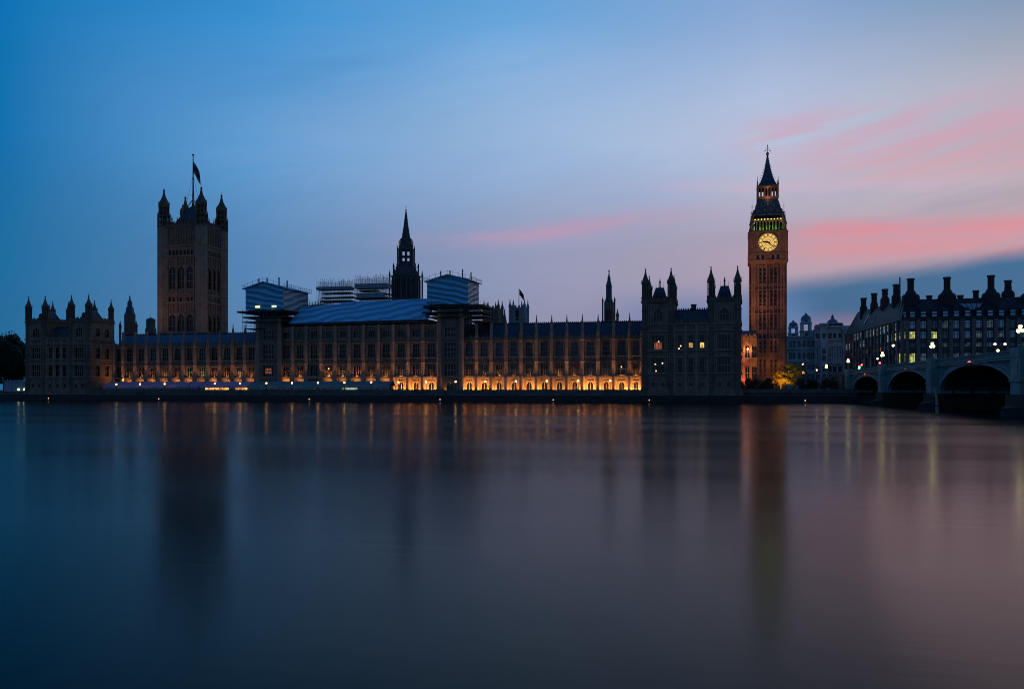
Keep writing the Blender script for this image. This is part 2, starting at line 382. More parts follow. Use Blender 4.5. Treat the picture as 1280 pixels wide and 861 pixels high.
w = MB().add([(-3000,-600,0),(3000,-600,0),(3000,282,0),(-3000,282,0)], [(0,1,2,3)]).build('river_water', water_mat()); struct(w)
gz = 2.9
g = MB()
g.add([(-6000,281.5,gz),(6000,281.5,gz),(6000,9000,gz),(-6000,9000,gz)], [(0,1,2,3)])
struct(g.build('ground', GROUND))
XB0 = XA(1061, 293)              # where the bridge meets the bank
# river walls
def river_wall(name, x0, x1, yf, zt, label, base=0.0, lights=False, back=None):
    r = thing(name, label, 'river wall', ((x0+x1)/2, yf, 0))
    m = MB(r.location)
    m.loft((x0, x1, yf-.35, yf+1.2), -1, (x0, x1, yf, yf+1.2), zt-1.0)
    m.box(x0, x1, yf+.15, yf+.6, zt-1.0, zt-.12)
    k = x0+2
    while k < x1-1:
        m.box(k-.28, k+.28, yf-.02, yf+.74, zt-1.0, zt-.03); k += 4.6
    m.build('wall', RIVST, r)
    m = MB(r.location); m.box(x0, x1, yf-.06, yf+.82, zt-.12, zt); m.box(x0, x1, yf-.2, yf+.1, zt-1.12, zt-.98); m.build('coping', RIVST, r)
    m = MB(r.location); m.loft((x0, x1, yf-1.6, yf-.36), -1, (x0, x1, yf-.40, yf-.30), 2.2); m.build('tidal_footing', mat('tide_stained_stone', (.018, .02, .016), .6, noise=(1, .5)) if 'tide_stained_stone' not in MAT else MAT['tide_stained_stone'], r)
    return r
XPL0, XPL1 = XA(32, YP), XA(113, YP)
XPR0, XPR1 = XA(802.5, YP), XA(926.5, YP)
river_wall('river_wall', XA(-60, YP), XPL0-.4, YP-.5, EYE-.6, 'dark granite river wall below the trees at the far left bank')
river_wall('river_wall', XPL1+.4, XPR0-.4, YP-1, EYE+.05, 'long dark granite river wall of the palace terrace between the two pavilions')
river_wall('river_wall', XPR1+.4, XB0+1, YP+2, EYE+.3, 'dark granite river wall below the clock tower, running to the bridge')
river_wall('river_wall', XB0+26, 420, YP+8, EYE+.6, 'dark granite embankment wall beyond the bridge arches')
struct(MB().box(XPL1, XPR0, YP-.2, Y0-.1, 1.5, EYE-1.15).build('terrace_pavement', PAVE))

# ------------------------------------------------------------------ gothic building kit
def lit_part(win, x0, x1, z0, z1, mt):
    MB().box(x0, x1, .36, .41, z0, z1).build('lit_blind', mt, win)
def room_lamp(win, x, z, mt=None):
    MB().ball(x, .34, z, .26, 8, 5).build('lamp', mt or ROOML, win)
_wc = {}
def window_mesh(w, h, lights=3, transoms=1, arch=False, fr=LIME_P, glass=GLASS):
    """(frame mesh, pane mesh), origin at the bottom centre of the wall face, front -y, recess .45"""
    key = (round(w, 2), round(h, 2), lights, transoms, arch, fr.name, glass.name)
    if key in _wc: return _wc[key]
    f = MB(); t = max(.07, w*.04); dpt = .42
    f.box(-w/2-.12, -w/2, -.1, dpt, 0, h+.001); f.box(w/2, w/2+.12, -.1, dpt, 0, h+.001)
    f.box(-w/2-.2, w/2+.2, -.18, dpt, -.22, 0); f.box(-w/2-.2, w/2+.2, -.16, dpt, h, h+.16)
    for k in range(1, lights):
        x = -w/2+w*k/lights; f.box(x-t/2, x+t/2, .12, dpt, 0, h)
    for k in range(1, transoms+1):
        z = h*k/(transoms+1); f.box(-w/2, w/2, .14, dpt-.01, z-t*.7, z+t*.7)
    if arch:
        ah = min(w*.75, h*.4); nseg = 6
        for sg in (-1, 1):
            pts = [(sg*w/2, h-ah)]
            for i in range(nseg+1):
                u = i/nseg; pts.append((sg*(w/2)*(1-u**1.6), h-ah+ah*u**.75))
            pts.append((sg*w/2, h))
            pts = pts[1:]
            if sg < 0: pts = pts[::-1]
            f.extr(pts, .02, dpt-.02)
    else:
        for k in range(lights):                  # small cusped heads
            xa, xb = -w/2+w*k/lights, -w/2+w*(k+1)/lights; c = (xb-xa)*.42
            f.extr([(xa, h-c), (xa+c, h), (xa, h)], .15, dpt-.03); f.extr([(xb, h), (xb-c, h), (xb, h-c)], .15, dpt-.03)
    p = MB().box(-w/2, w/2, dpt, dpt+.1, 0, h)
    r = (f.mesh('window', fr), p.mesh('pane', glass)); _wc[key] = r; return r
def window(root, x, y, z, w, h, lights=3, transoms=1, arch=False, fr=LIME_P, glass=GLASS, rz=0, label=None):
    a, b = window_mesh(w, h, lights, transoms, arch, fr, glass); L = root.location
    o = inst('window', a, root, (x-L[0], y-L[1], z-L[2]), rz); inst('pane', b, o)
    if label: o['label'] = label
    return o
def face_wall(m, u0, u1, z0, z1, holes, place):
    """wall slab .6 thick cut by holes [(ua,ub,za,zb)]; place(u0,u1,z0,z1) adds a slab"""
    zs = sorted({z0, z1, *[h[2] for h in holes], *[h[3] for h in holes]})
    for a, b in zip(zs, zs[1:]):
        if b-a < 1e-4: continue
        mid = (a+b)/2; hs = sorted([h for h in holes if h[2] < mid < h[3]]); u = u0
        for h in hs:
            if h[0] > u: place(u, h[0], a, b)
            u = h[1]
        if u < u1: place(u, u1, a, b)
def merlons(m, x0, x1, y0, y1, z, h=.7, w=.7, axis='x'):
    n = max(1, int((x1-x0)/(2*w))) if axis == 'x' else max(1, int((y1-y0)/(2*w)))
    for k in range(n):
        if axis == 'x':
            a = x0+(x1-x0)*(k+.25)/n; m.box(a, a+(x1-x0)/n*.5, y0, y1, z, z+h)
        else:
            a = y0+(y1-y0)*(k+.25)/n; m.box(x0, x1, a, a+(y1-y0)/n*.5, z, z+h)
def ribs(m, x0, x1, y, z0, z1, step=.55, t=.12, d=.12, axis='x'):
    n = max(2, int((x1-x0)/step))
    for k in range(n+1):
        a = x0+(x1-x0)*k/n
        if axis == 'x': m.box(a-t/2, a+t/2, y-d, y+.05, z0, z1)
        else: m.box(y-.05, y+d, a-t/2, a+t/2, z0, z1)
def pinnacle_prof(r, z0, z1, z2, z3):
    """shaft z0-z1, cap z1-z2, spire to z3"""
    return [(r, z0), (r, z1), (r*1.35, z1+.02), (r*1.35, z1+.25), (r*.95, z2), (r*.5, z2+(z3-z2)*.45), (r*.22, z2+(z3-z2)*.8), (r*.42, z2+(z3-z2)*.84), (r*.1, z2+(z3-z2)*.9), (.02, z3)]
def turret(root, x, y, z0, zpar, ztip, r, glazed=True, name='turret', mt=LIME_D):
    """octagonal corner turret: shaft, open lantern, ogee cap with finial"""
    H = ztip-zpar; L = root.location
    m = MB(L); m.lathe(x, y, [(r, z0), (r, zpar+.1*H)])
    k = z0+5
    while k < zpar: m.lathe(x, y, [(r*1.1, k), (r*1.16, k+.15), (r*1.1, k+.3)]); k += 5.5
    zl, zc = zpar+.12*H, zpar+.50*H
    m.lathe(x, y, [(r*1.22, zl-.25), (r*1.25, zl)])
    for i in range(8):
        a = pi/8+i*pi/4; m.lathe(x+r*.92*cos(a), y+r*.92*sin(a), [(r*.17, zl), (r*.17, zc)], 4)
    m.lathe(x, y, [(r*.72, zl), (r*.72, zc)])
    m.lathe(x, y, [(r*1.02, zl+(zc-zl)*.5-.08*r), (r*1.02, zl+(zc-zl)*.5+.08*r)])
    m.lathe(x, y, [(r*1.2, zc), (r*1.25, zc+.15*r), (r*.98, zc+.3*r), (r*.95, zc+.09*H), (r*.72, zc+.17*H), (r*.4, zc+.26*H), (r*.2, zc+.36*H), (r*.1, zc+.42*H)])
    for i in range(8):
        a = pi/8+i*pi/4; m.lathe(x+r*1.12*cos(a), y+r*1.12*sin(a), [(r*.1, zc), (r*.1, zc+.08*H), (.01, zc+.15*H)], 4)
    o = m.build(name, mt, root)
    f = MB(L); f.ball(x, y, zc+.42*H, r*.22, 6, 4); f.lathe(x, y, [(.05, zc+.42*H), (.03, ztip)], 4); f.box(x-r*.3, x+r*.3, y-.03, y+.03, ztip-.35*r-.3, ztip-.35*r-.2)
    f.build('finial', DARK, o)
    return o
ZT = EYE-1.2      # terrace floor

def range_block(name, label, pxs, zs=1.0, top=17.0, third=False, pin=None, roofmat=SLATE, ridge=22.7, lit=(), lamps=()):
    """one range of the river front: bays between the buttresses at columns pxs"""
    xs = [XA(p, Y0) for p in pxs]; x0, x1 = xs[0], xs[-1]
    R = lambda v: EYE+v*zs
    r = thing(name, label, 'palace wing', ((x0+x1)/2, Y0, ZT)); L = r.location
    holes = []; wins = []
    rows = [(-.4, 2.9, .34, 2, 0, True), (5.0, 8.8, .46, 3, 1, False), (11.3, 16.2, .46, 3, 2, False)]
    if third: rows.append((18.6, 21.0, .42, 3, 0, False))
    for i in range(len(xs)-1):
        c, bw = (xs[i]+xs[i+1])/2, xs[i+1]-xs[i]
        for j, (a, b, wf, li, tr, ar) in enumerate(rows):
            holes.append((c-bw*wf/2, c+bw*wf/2, R(a), R(b))); wins.append((i, j, c, bw*wf, R(a), R(b)-R(a), li, tr, ar))
    zt = R(22.6 if third else top)
    m = MB(L); face_wall(m, x0, x1, ZT-1, zt, holes, lambda a, b, c, d: m.box(a, b, Y0, Y0+.6, c, d))
    m.box(x0, x1, Y0+.62, Y0+14, ZT-1, zt-.05)
    # blind tracery panels between the storeys
    trs = []
    for i in range(len(xs)-1):
        t2 = MB(L); trs.append(t2)
        ribs(t2, xs[i]+.9, xs[i+1]-.9, Y0, R(9.6), R(10.8), .5, .14, .22)
        if third: ribs(t2, xs[i]+.9, xs[i+1]-.9, Y0, R(21.3), R(22.4), .55, .14, .22); ribs(t2, xs[i]+.9, xs[i+1]-.9, Y0, R(17.9), R(18.4), .55, .14, .22)
        cc = (xs[i]+xs[i+1])/2; hw = (xs[i+1]-xs[i])*.23
        for sg in (-1, 1):
            for q in (.35, .75): t2.box(cc+sg*(hw+q)-.07, cc+sg*(hw+q)+.07, Y0-.2, Y0, R(11.1), R(16.3)); t2.box(cc+sg*(hw+q)-.07, cc+sg*(hw+q)+.07, Y0-.2, Y0, R(4.9), R(8.9))
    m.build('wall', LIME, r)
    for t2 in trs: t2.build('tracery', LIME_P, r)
    for i, j, c, ww, z, h, li, tr, ar in wins:
        gl = rnd.choice((GLASS, GLASS, GLASSW, GLASSW, GLASSC)) if j else GLASS; lb = None
        for (li_, lj, gm, lab) in lit:
            if li_ == i and lj == j: gl = gm; lb = lab
        wo_ = window(r, c, Y0, z, ww, h, li, tr, ar, glass=gl, label=lb)
        if (i, j) in lamps: room_lamp(wo_, -.2, h*.68); wo_['label'] = 'window with a small bright lamp'
    m = MB(L); m.box(x0, x1, Y0-1.05, Y0+.1, R(4.12), R(4.42)); m.box(x0, x1, Y0-1.05, Y0-.95, R(4.42), R(4.75))
    for i in range(len(xs)-1): ribs(m, xs[i]+.8, xs[i+1]-.8, Y0-.95, R(3.7), R(4.12), 1.1, .25, .1)
    m.build('balcony', LIME_P, r)
    for zz in [4.43, 9.2, 10.95, 16.6]+([17.6, 22.4] if third else []):
        MB(L).box(x0, x1, Y0-.45, Y0+.3, R(zz), R(zz)+.3).build('string_course', LIME_P, r)
    if not third:
        m = MB(L); m.box(x0, x1, Y0-.35, Y0+.35, zt, zt+.75*zs); merlons(m, x0, x1, Y0-.32, Y0+.3, zt+.75*zs, .55)
        for i in range(len(xs)-1): ribs(m, xs[i]+.8, xs[i+1]-.8, Y0-.33, zt+.05, zt+.6, .5, .1, .1)
        m.build('parapet', LIME, r)
        m = MB(L); rz_ = R(ridge)
        m.add([(x0,Y0+.8,zt-.1),(x1,Y0+.8,zt-.1),(x1,Y0+6,rz_),(x0,Y0+6,rz_),(x0,Y0+9,rz_),(x1,Y0+9,rz_),(x1,Y0+14,zt-.1),(x0,Y0+14,zt-.1)],
              [(0,1,2,3),(3,2,5,4),(4,5,6,7),(0,3,4,7),(1,6,5,2),(0,7,6,1)])
        for i in range(len(xs)-1):
            for k in range(5):                   # rolled seams of the iron plates
                xx = xs[i]+(xs[i+1]-xs[i])*(k+.5)/5
                m.add([(xx-.07,Y0+.75,zt),(xx+.07,Y0+.75,zt),(xx+.07,Y0+5.95,rz_+.05),(xx-.07,Y0+5.95,rz_+.05)], [(0,1,2,3)])
        ro = m.build('roof', roofmat, r)
        m = MB(L)
        m.box(x0, x1, Y0+6.2, Y0+6.3, rz_, rz_+.35); merlons(m, x0, x1, Y0+6.2, Y0+6.3, rz_+.35, .3, .35)
        m.build('ridge_cresting', DARK, ro)
        for i in range(len(xs)-1):
            c = (xs[i]+xs[i+1])/2; m = MB(L)
            zz = zt+(rz_-zt)*.12; yy = Y0+.8+5.2*.12
            m.extr([(c-.55, zz), (c+.55, zz), (c+.55, zz+1.0), (c, zz+1.7), (c-.55, zz+1.0)], yy, yy+1.6); m.build('dormer', roofmat, ro)
    for i, x in enumerate(xs):
        m = MB(L); ztop = R(19.3) if not third else R(23.0)
        m.lathe(x, Y0-.6, [(.98, ZT-1), (.98, R(4.5)), (.66, R(4.6)), (.66, R(9.2)), (.76, R(9.3)), (.76, R(9.6)), (.62, R(10.2)), (.62, R(16.5)), (.74, R(16.6)), (.74, R(16.95)), (.56, R(17.3)), (.56, ztop)])
        for dx in (-.95, .95): m.box(x+dx-.07, x+dx+.07, Y0-.16, Y0, R(4.6), R(16.6))
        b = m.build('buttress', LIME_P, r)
        if not third:
            p = 2 if pin is None else pin[i]
            m = MB(L)
            if p == 2: m.lathe(x, Y0-.35, pinnacle_prof(.46, ztop, R(21.4), R(22.1), R(25.4))); m.build('pinnacle', LIME_P, b)
            elif p == 1: m.lathe(x, Y0-.35, [(.5, ztop), (.5, R(22.0)), (.62, R(22.05)), (.62, R(22.4)), (.2, R(22.9))]); m.build('pinnacle', LIME_P, b)
    return r, xs, R

LW = [143.5, 155, 170, 184.5, 199, 214.5, 230, 245, 261, 276, 292, 307, 322]
CW = [349.5, 367, 384, 402, 420, 437.5, 455.5, 474, 492, 511, 529.5, 549]
RW = [577, 596.3, 614.7, 633.3, 651.9, 670.9, 689.9, 708.8, 728.2, 747.9, 767.3, 787.2, 803]
rL, xsL, RLf = range_block('palace_wing', 'left river wing with shiny blue roof panels above a pinkish marquee', LW, .965, pin=[0]+[1]*9+[2, 2, 0], roofmat=SLATE, ridge=21.9)
rC, xsC, RCf = range_block('palace_wing', 'taller central range below the long blue sheeted roof', CW, 1.0, third=True, lamps=[(3, 1)])
rR, xsR, RRf = range_block('palace_wing', 'right river wing with dark roof and spiky pinnacles above orange-lit ground floor', RW, 1.0, pin=[0, 1, 1, 1, 1, 2, 2, 2, 2, 2, 2, 2, 0], roofmat=SLATE_D, lamps=[(10, 1)])

def block_tower(label, pa, pb, top, lit=None):
    """the two towers that flank the central range"""
    yf = Y0-1.6; x0, x1 = XA(pa, yf), XA(pb, yf)
    r = thing('palace_tower', label, 'tower', ((x0+x1)/2, yf, ZT)); L = r.location; R = lambda v: EYE+v
    c = (x0+x1)/2; w = (x1-x0)
    rows = [(-.4, 2.7, .3, 2, 0, True), (4.8, 8.9, .52, 4, 1, False), (11.2, 16.4, .52, 4, 2, False), (18.2, 21.6, .5, 4, 1, False)]
    holes = [(c-w*k/2, c+w*k/2, R(a), R(b)) for a, b, k, *_ in rows]
    m = MB(L); face_wall(m, x0, x1, ZT-1, R(top), holes, lambda a, b, cc, d: m.box(a, b, yf, yf+.6, cc, d))
    m.box(x0, x1, yf+.62, yf+12, ZT-1, R(top)-.1)
    for a, b in ((9.4, 10.9), (22.4, 24.0)): ribs(m, x0+1, x1-1, yf, R(a), R(b), .5)
    for dx in (.2, .26, .74, .8): m.box(x0+w*dx-.07, x0+w*dx+.07, yf-.1, yf, R(4.6), R(22))
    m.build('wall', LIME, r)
    for j, (a, b, k, li, tr, ar) in enumerate(rows):
        wo_ = window(r, c, yf, R(a), w*k, b-a, li, tr, ar)
        if lit and j == 1: lit_part(wo_, -1.6, 1.2, 1.1, 3.0, LITO); wo_['label'] = 'window partly lit dull orange'
    for zz in (4.3, 9.2, 10.95, 17.3, 22.0): MB(L).box(x0-.1, x1+.1, yf-.28, yf+.3, R(zz), R(zz)+.28).build('string_course', LIME_P, r)
    for x in (x0+.1, x1-.1):
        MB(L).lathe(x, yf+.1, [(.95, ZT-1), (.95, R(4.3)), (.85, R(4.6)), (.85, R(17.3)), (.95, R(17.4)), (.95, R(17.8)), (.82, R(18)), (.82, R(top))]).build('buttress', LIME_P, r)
    return r
block_tower('stone tower under the left white and blue scaffold tent', 322, 349.5, 26.5, True)
block_tower('stone tower under the right white and blue scaffold tent', 549, 577, 28.0)

# pavilions at the two ends
def pavilion(label, px0, px1, zs, depth, lit=(), roof_tip=35.5):
    x0, x1 = XA(px0, YP), XA(px1, YP); tw = (x1-x0)/3; R = lambda v: EYE+v*zs; yf = YP
    r = thing('palace_pavilion', label, 'pavilion', ((x0+x1)/2, yf, 0)); L = r.location
    towers = [(x0, x0+tw), (x1-tw, x1)]; rows_t = [(1.0, 2.5, 2, None), (5.4, 9.8, 4, 1), (12.6, 17.0, 4, 1), (21.3, 25.2, 3, 1)]
    # walls
    m = MB(L); t2 = MB(L)
    H = []
    for a, b in towers:
        c = (a+b)/2
        H += [(c-1.9, c-.9, R(1), R(2.4)), (c+.9, c+1.9, R(1), R(2.4))]
        H += [(c-1.8, c+1.8, R(5.4), R(9.8)), (c-1.8, c+1.8, R(12.6), R(17))]
    mid = [x0+tw+tw*(k+.5)/3 for k in range(3)]
    for c in mid: H += [(c-.5, c+.5, R(1), R(2.4)), (c-.72, c+.72, R(5.4), R(9.8)), (c-.72, c+.72, R(12.6), R(17))]
    face_wall(m, x0, x1, 2, R(20.2), H, lambda a, b, c, d: m.box(a, b, yf, yf+.6, c, d))
    m.loft((x0-.7, x1+.7, yf-.75, yf+2), 1.9, (x0-.2, x1+.2, yf-.1, yf+2), R(.6))
    MB(L).loft((x0-1.2, x1+1.2, yf-1.7, yf+2.5), -1, (x0-.75, x1+.75, yf-.85, yf+2.5), 2.3).build('tidal_plinth', MAT['tide_stained_stone'], r)
    for a, b in towers:
        c = (a+b)/2
        face_wall(m, a, b, R(20.2), R(27.2), [(c-1.35, c+1.35, R(21.3), R(25.2))], lambda p, q, s_, t_: m.box(p, q, yf, yf+.6, s_, t_))
        ribs(t2, a+1.6, b-1.6, yf, R(18.5), R(20.0), .62, .16, .2); ribs(t2, a+1.6, b-1.6, yf, R(10.4), R(11.8), .62, .16, .2)
        for q in (2.3, 2.9): 
            for sg in (-1, 1): t2.box(c+sg*q-.1, c+sg*q+.1, yf-.25, yf, R(5), R(26.5))
        ribs(t2, c-3, c-1.6, yf, R(21.2), R(25.4), .45, .14, .2); ribs(t2, c+1.6, c+3, yf, R(21.2), R(25.4), .45, .14, .2)
    ribs(t2, x0+tw+.5, x1-tw-.5, yf, R(18.5), R(20.0), .62, .16, .2)
    t2.build('tracery', LIME_P, r)
    # side walls with their own openings, toward +x and -x
    side = [(yf+depth*.30-.95, yf+depth*.30+.95), (yf+depth*.68-.95, yf+depth*.68+.95)]
    SH = []
    for a, b in side: SH += [(a, b, R(5.4), R(9.8)), (a, b, R(12.6), R(17)), (a, b, R(21.3), R(25.2))]
    for xs_, sg in ((x1, -1), (x0, 1)):
        face_wall(m, yf+.61, yf+depth, 2, R(27.2), SH, lambda p, q, s_, t_: m.box(xs_, xs_+sg*.6, p, q, s_, t_))
        ribs(m, yf+1.5, yf+depth-1.5, xs_ if sg < 0 else xs_-.1, R(18.5), R(20), .5, axis='y')
    for a, b in towers: m.box(a+.62, b-.62, yf+.62, yf+depth, 2, R(27.1))
    m.box(x0+tw-.6, x1-tw+.6, yf+.62, yf+depth, 2, R(20.1))
    for a, b in towers: m.box(a if a > x0+1 else a+.6, (a if a > x0+1 else a+.6)+.1, yf+.61, yf+depth, R(20.1), R(27.15)); m.box(b-.7 if b > x1-1 else b-.1, b-.6 if b > x1-1 else b, yf+.61, yf+depth, R(20.1), R(27.15))
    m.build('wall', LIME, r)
    for ti, (a, b) in enumerate(towers):
        c = (a+b)/2
        for sx in (-1.4, 1.4): window(r, c+sx, yf, R(1), 1.0, R(2.4)-R(1), 2, 0)
        for j, (za, zb) in enumerate(((5.4, 9.8), (12.6, 17.0))):
            gm, lb = GLASS, None
            for q in lit:
                if q[0] == ('t', ti, j): gm, lb = q[1], q[2]
            wo_ = window(r, c, yf, R(za), 3.6, R(zb)-R(za), 4, 1, False, glass=gm, label=lb)
            if lit and ti == 0 and j == 0: room_lamp(wo_, -.9, 2.6); room_lamp(wo_, 1.3, 2.9); room_lamp(wo_, -.7, .5); wo_['label'] = 'wide window with small lamps inside'
            if lit and ti == 0 and j == 1: lit_part(wo_, -1.2, 1.15, .1, 2.1, LITO); room_lamp(wo_, 0.1, 2.4); wo_['label'] = 'wide window glowing dull orange'
        window(r, c, yf, R(21.3), 2.7, R(25.2)-R(21.3), 3, 1, True)
    for k, c in enumerate(mid):
        window(r, c, yf, R(1), 1.0, R(2.4)-R(1), 2, 0)
        for j, (za, zb) in enumerate(((5.4, 9.8), (12.6, 17.0))):
            gm, lb = GLASS, None
            for q in lit:
                if q[0] == ('m', k, j): gm, lb = q[1], q[2]
            wo_ = window(r, c, yf, R(za), 1.44, R(zb)-R(za), 2, 1, False, glass=gm, label=lb)
            if lit and k == 0 and j == 1: room_lamp(wo_, .2, 1.0); room_lamp(wo_, -.3, .2)
            if lit and k == 1 and j == 1: lit_part(wo_, -.62, .5, .5, 1.9, LIT); wo_['label'] = 'narrow window lit orange'
            if lit and k == 2 and j == 1: lit_part(wo_, -.6, .62, .4, 2.0, LITY); wo_['label'] = 'narrow window lit yellow'
    for a, b in side:
        for za, zb, ar in ((5.4, 9.8, False), (12.6, 17.0, False), (21.3, 25.2, True)):
            window(r, x1, (a+b)/2, R(za), 1.9, R(zb)-R(za), 2, 1, ar, rz=pi/2)
            window(r, x0, (a+b)/2, R(za), 1.9, R(zb)-R(za), 2, 1, ar, rz=-pi/2)
    for zz in (4.9, 10.1, 12.0, 18.1, 20.2):
        m = MB(L); m.box(x0-.3, x1+.3, yf-.5, yf+.2, R(zz), R(zz)+.35); m.box(x1, x1+.3, yf+.2, yf+depth, R(zz), R(zz)+.3); m.box(x0-.3, x0, yf+.2, yf+depth, R(zz), R(zz)+.3)
        m.build('string_course', LIME_P, r)
    for a, b in towers:
        m = MB(L); z = R(27.2)
        m.box(a-.35, b+.35, yf-.35, yf+depth+.3, z, z+.35)
        for (p, q, s_, t_) in ((a, b, yf-.2, yf+.2), (a, b, yf+depth-.2, yf+depth+.2)): m.box(p, q, s_, t_, z+.35, z+1.2); merlons(m, p, q, s_, t_, z+1.2, .55)
        for (p, q) in ((a-.2, a+.2), (b-.2, b+.2)): m.box(p, q, yf+.21, yf+depth-.21, z+.35, z+1.2); merlons(m, p, q, yf, yf+depth, z+1.2, .55, axis='y')
        m.build('parapet', LIME_D, r)
        c = (a+b)/2; m = MB(L)
        m.loft((c-2.6, c+2.6, yf+2.2, yf+depth-2.2), z+.3, (c-1.25, c+1.25, yf+depth/2-1.3, yf+depth/2+1.3), R(roof_tip-3.2))
        for sx in (-.9, 0, .9):
            m.box(c+sx-.28, c+sx+.28, yf+2.0+.5, yf+4, R(29.3), R(30.3)); m.loft((c+sx-.3, c+sx+.3, yf+2.4, yf+4), R(30.3), (c+sx-.02, c+sx+.02, yf+2.9, yf+4), R(31.2))
        ro = m.build('roof', SLATE_D, r)
        m = MB(L); zt = R(roof_tip-3.2)
        m.box(c-1.25, c+1.25, yf+depth/2-1.3, yf+depth/2+1.3, zt, zt+.12)
        for q in (-1.15, -.4, .4, 1.15): m.lathe(c+q, yf+depth/2-1.2, [(.06, zt), (.05, zt+1.2), (.01, zt+1.7)], 4)
        m.lathe(c, yf+depth/2, [(.25, zt), (.2, zt+1.6), (.35, zt+1.8), (.03, R(roof_tip))], 6)
        m.build('cresting', DARK, ro)
        for dx in (a+1.05, b-1.05):
            turret(r, dx, yf+.35, 1.5, R(27.6), R(38.4), 1.12)
            turret(r, dx, yf+depth-.5, R(20), R(27.6), R(37.6), .95)
    # link roof and crenels
    m = MB(L); a, b = x0+tw, x1-tw
    m.box(a, b, yf-.25, yf+.3, R(20.5), R(21.2)); merlons(m, a, b, yf-.22, yf+.28, R(21.2), .7)
    for k in range(1, 3):
        q = a+(b-a)*k/3; m.lathe(q, yf-.1, pinnacle_prof(.3, R(20), R(22), R(22.4), R(24)))
    m.build('parapet', LIME_D, r)
    m = MB(L)
    m.add([(a,yf+.7,R(20.4)),(b,yf+.7,R(20.4)),(b,yf+4.5,R(25)),(a,yf+4.5,R(25)),(a,yf+8,R(25)),(b,yf+8,R(25)),(b,yf+depth,R(20.4)),(a,yf+depth,R(20.4))],
          [(0,1,2,3),(3,2,5,4),(4,5,6,7),(0,3,4,7),(1,6,5,2),(0,7,6,1)])
    ro = m.build('roof', SLATE_D, r)
    m = MB(L); merlons(m, a, b, yf+4.5, yf+4.6, R(25), .7, .35); m.box(a, b, yf+4.5, yf+4.6, R(25)+.0, R(25)+.2); m.build('cresting', DARK, ro)
    MB(L).box((a+b)/2-.2, (a+b)/2+1.3, yf+5, yf+6.5, R(24.5), R(26.6)).box((a+b)/2-.35, (a+b)/2+1.45, yf+4.85, yf+6.65, R(26.6), R(26.9)).build('chimney', LIME_D, ro)
    for q in [x0+tw-.1, x1-tw+.1]+[x0+tw+tw/3, x0+tw+2*tw/3]:
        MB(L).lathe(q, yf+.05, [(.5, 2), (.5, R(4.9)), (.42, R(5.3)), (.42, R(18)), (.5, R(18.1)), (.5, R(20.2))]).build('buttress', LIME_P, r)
    return r
pavilion('dark turreted pavilion at the left end of the palace, beside the trees', 32, 113, .93, 13)
pavR = pavilion('dark turreted pavilion at the right end of the palace, next to the clock tower', 802.5, 926.5, 1.0, 13,
   lit=[(None, None, None)])
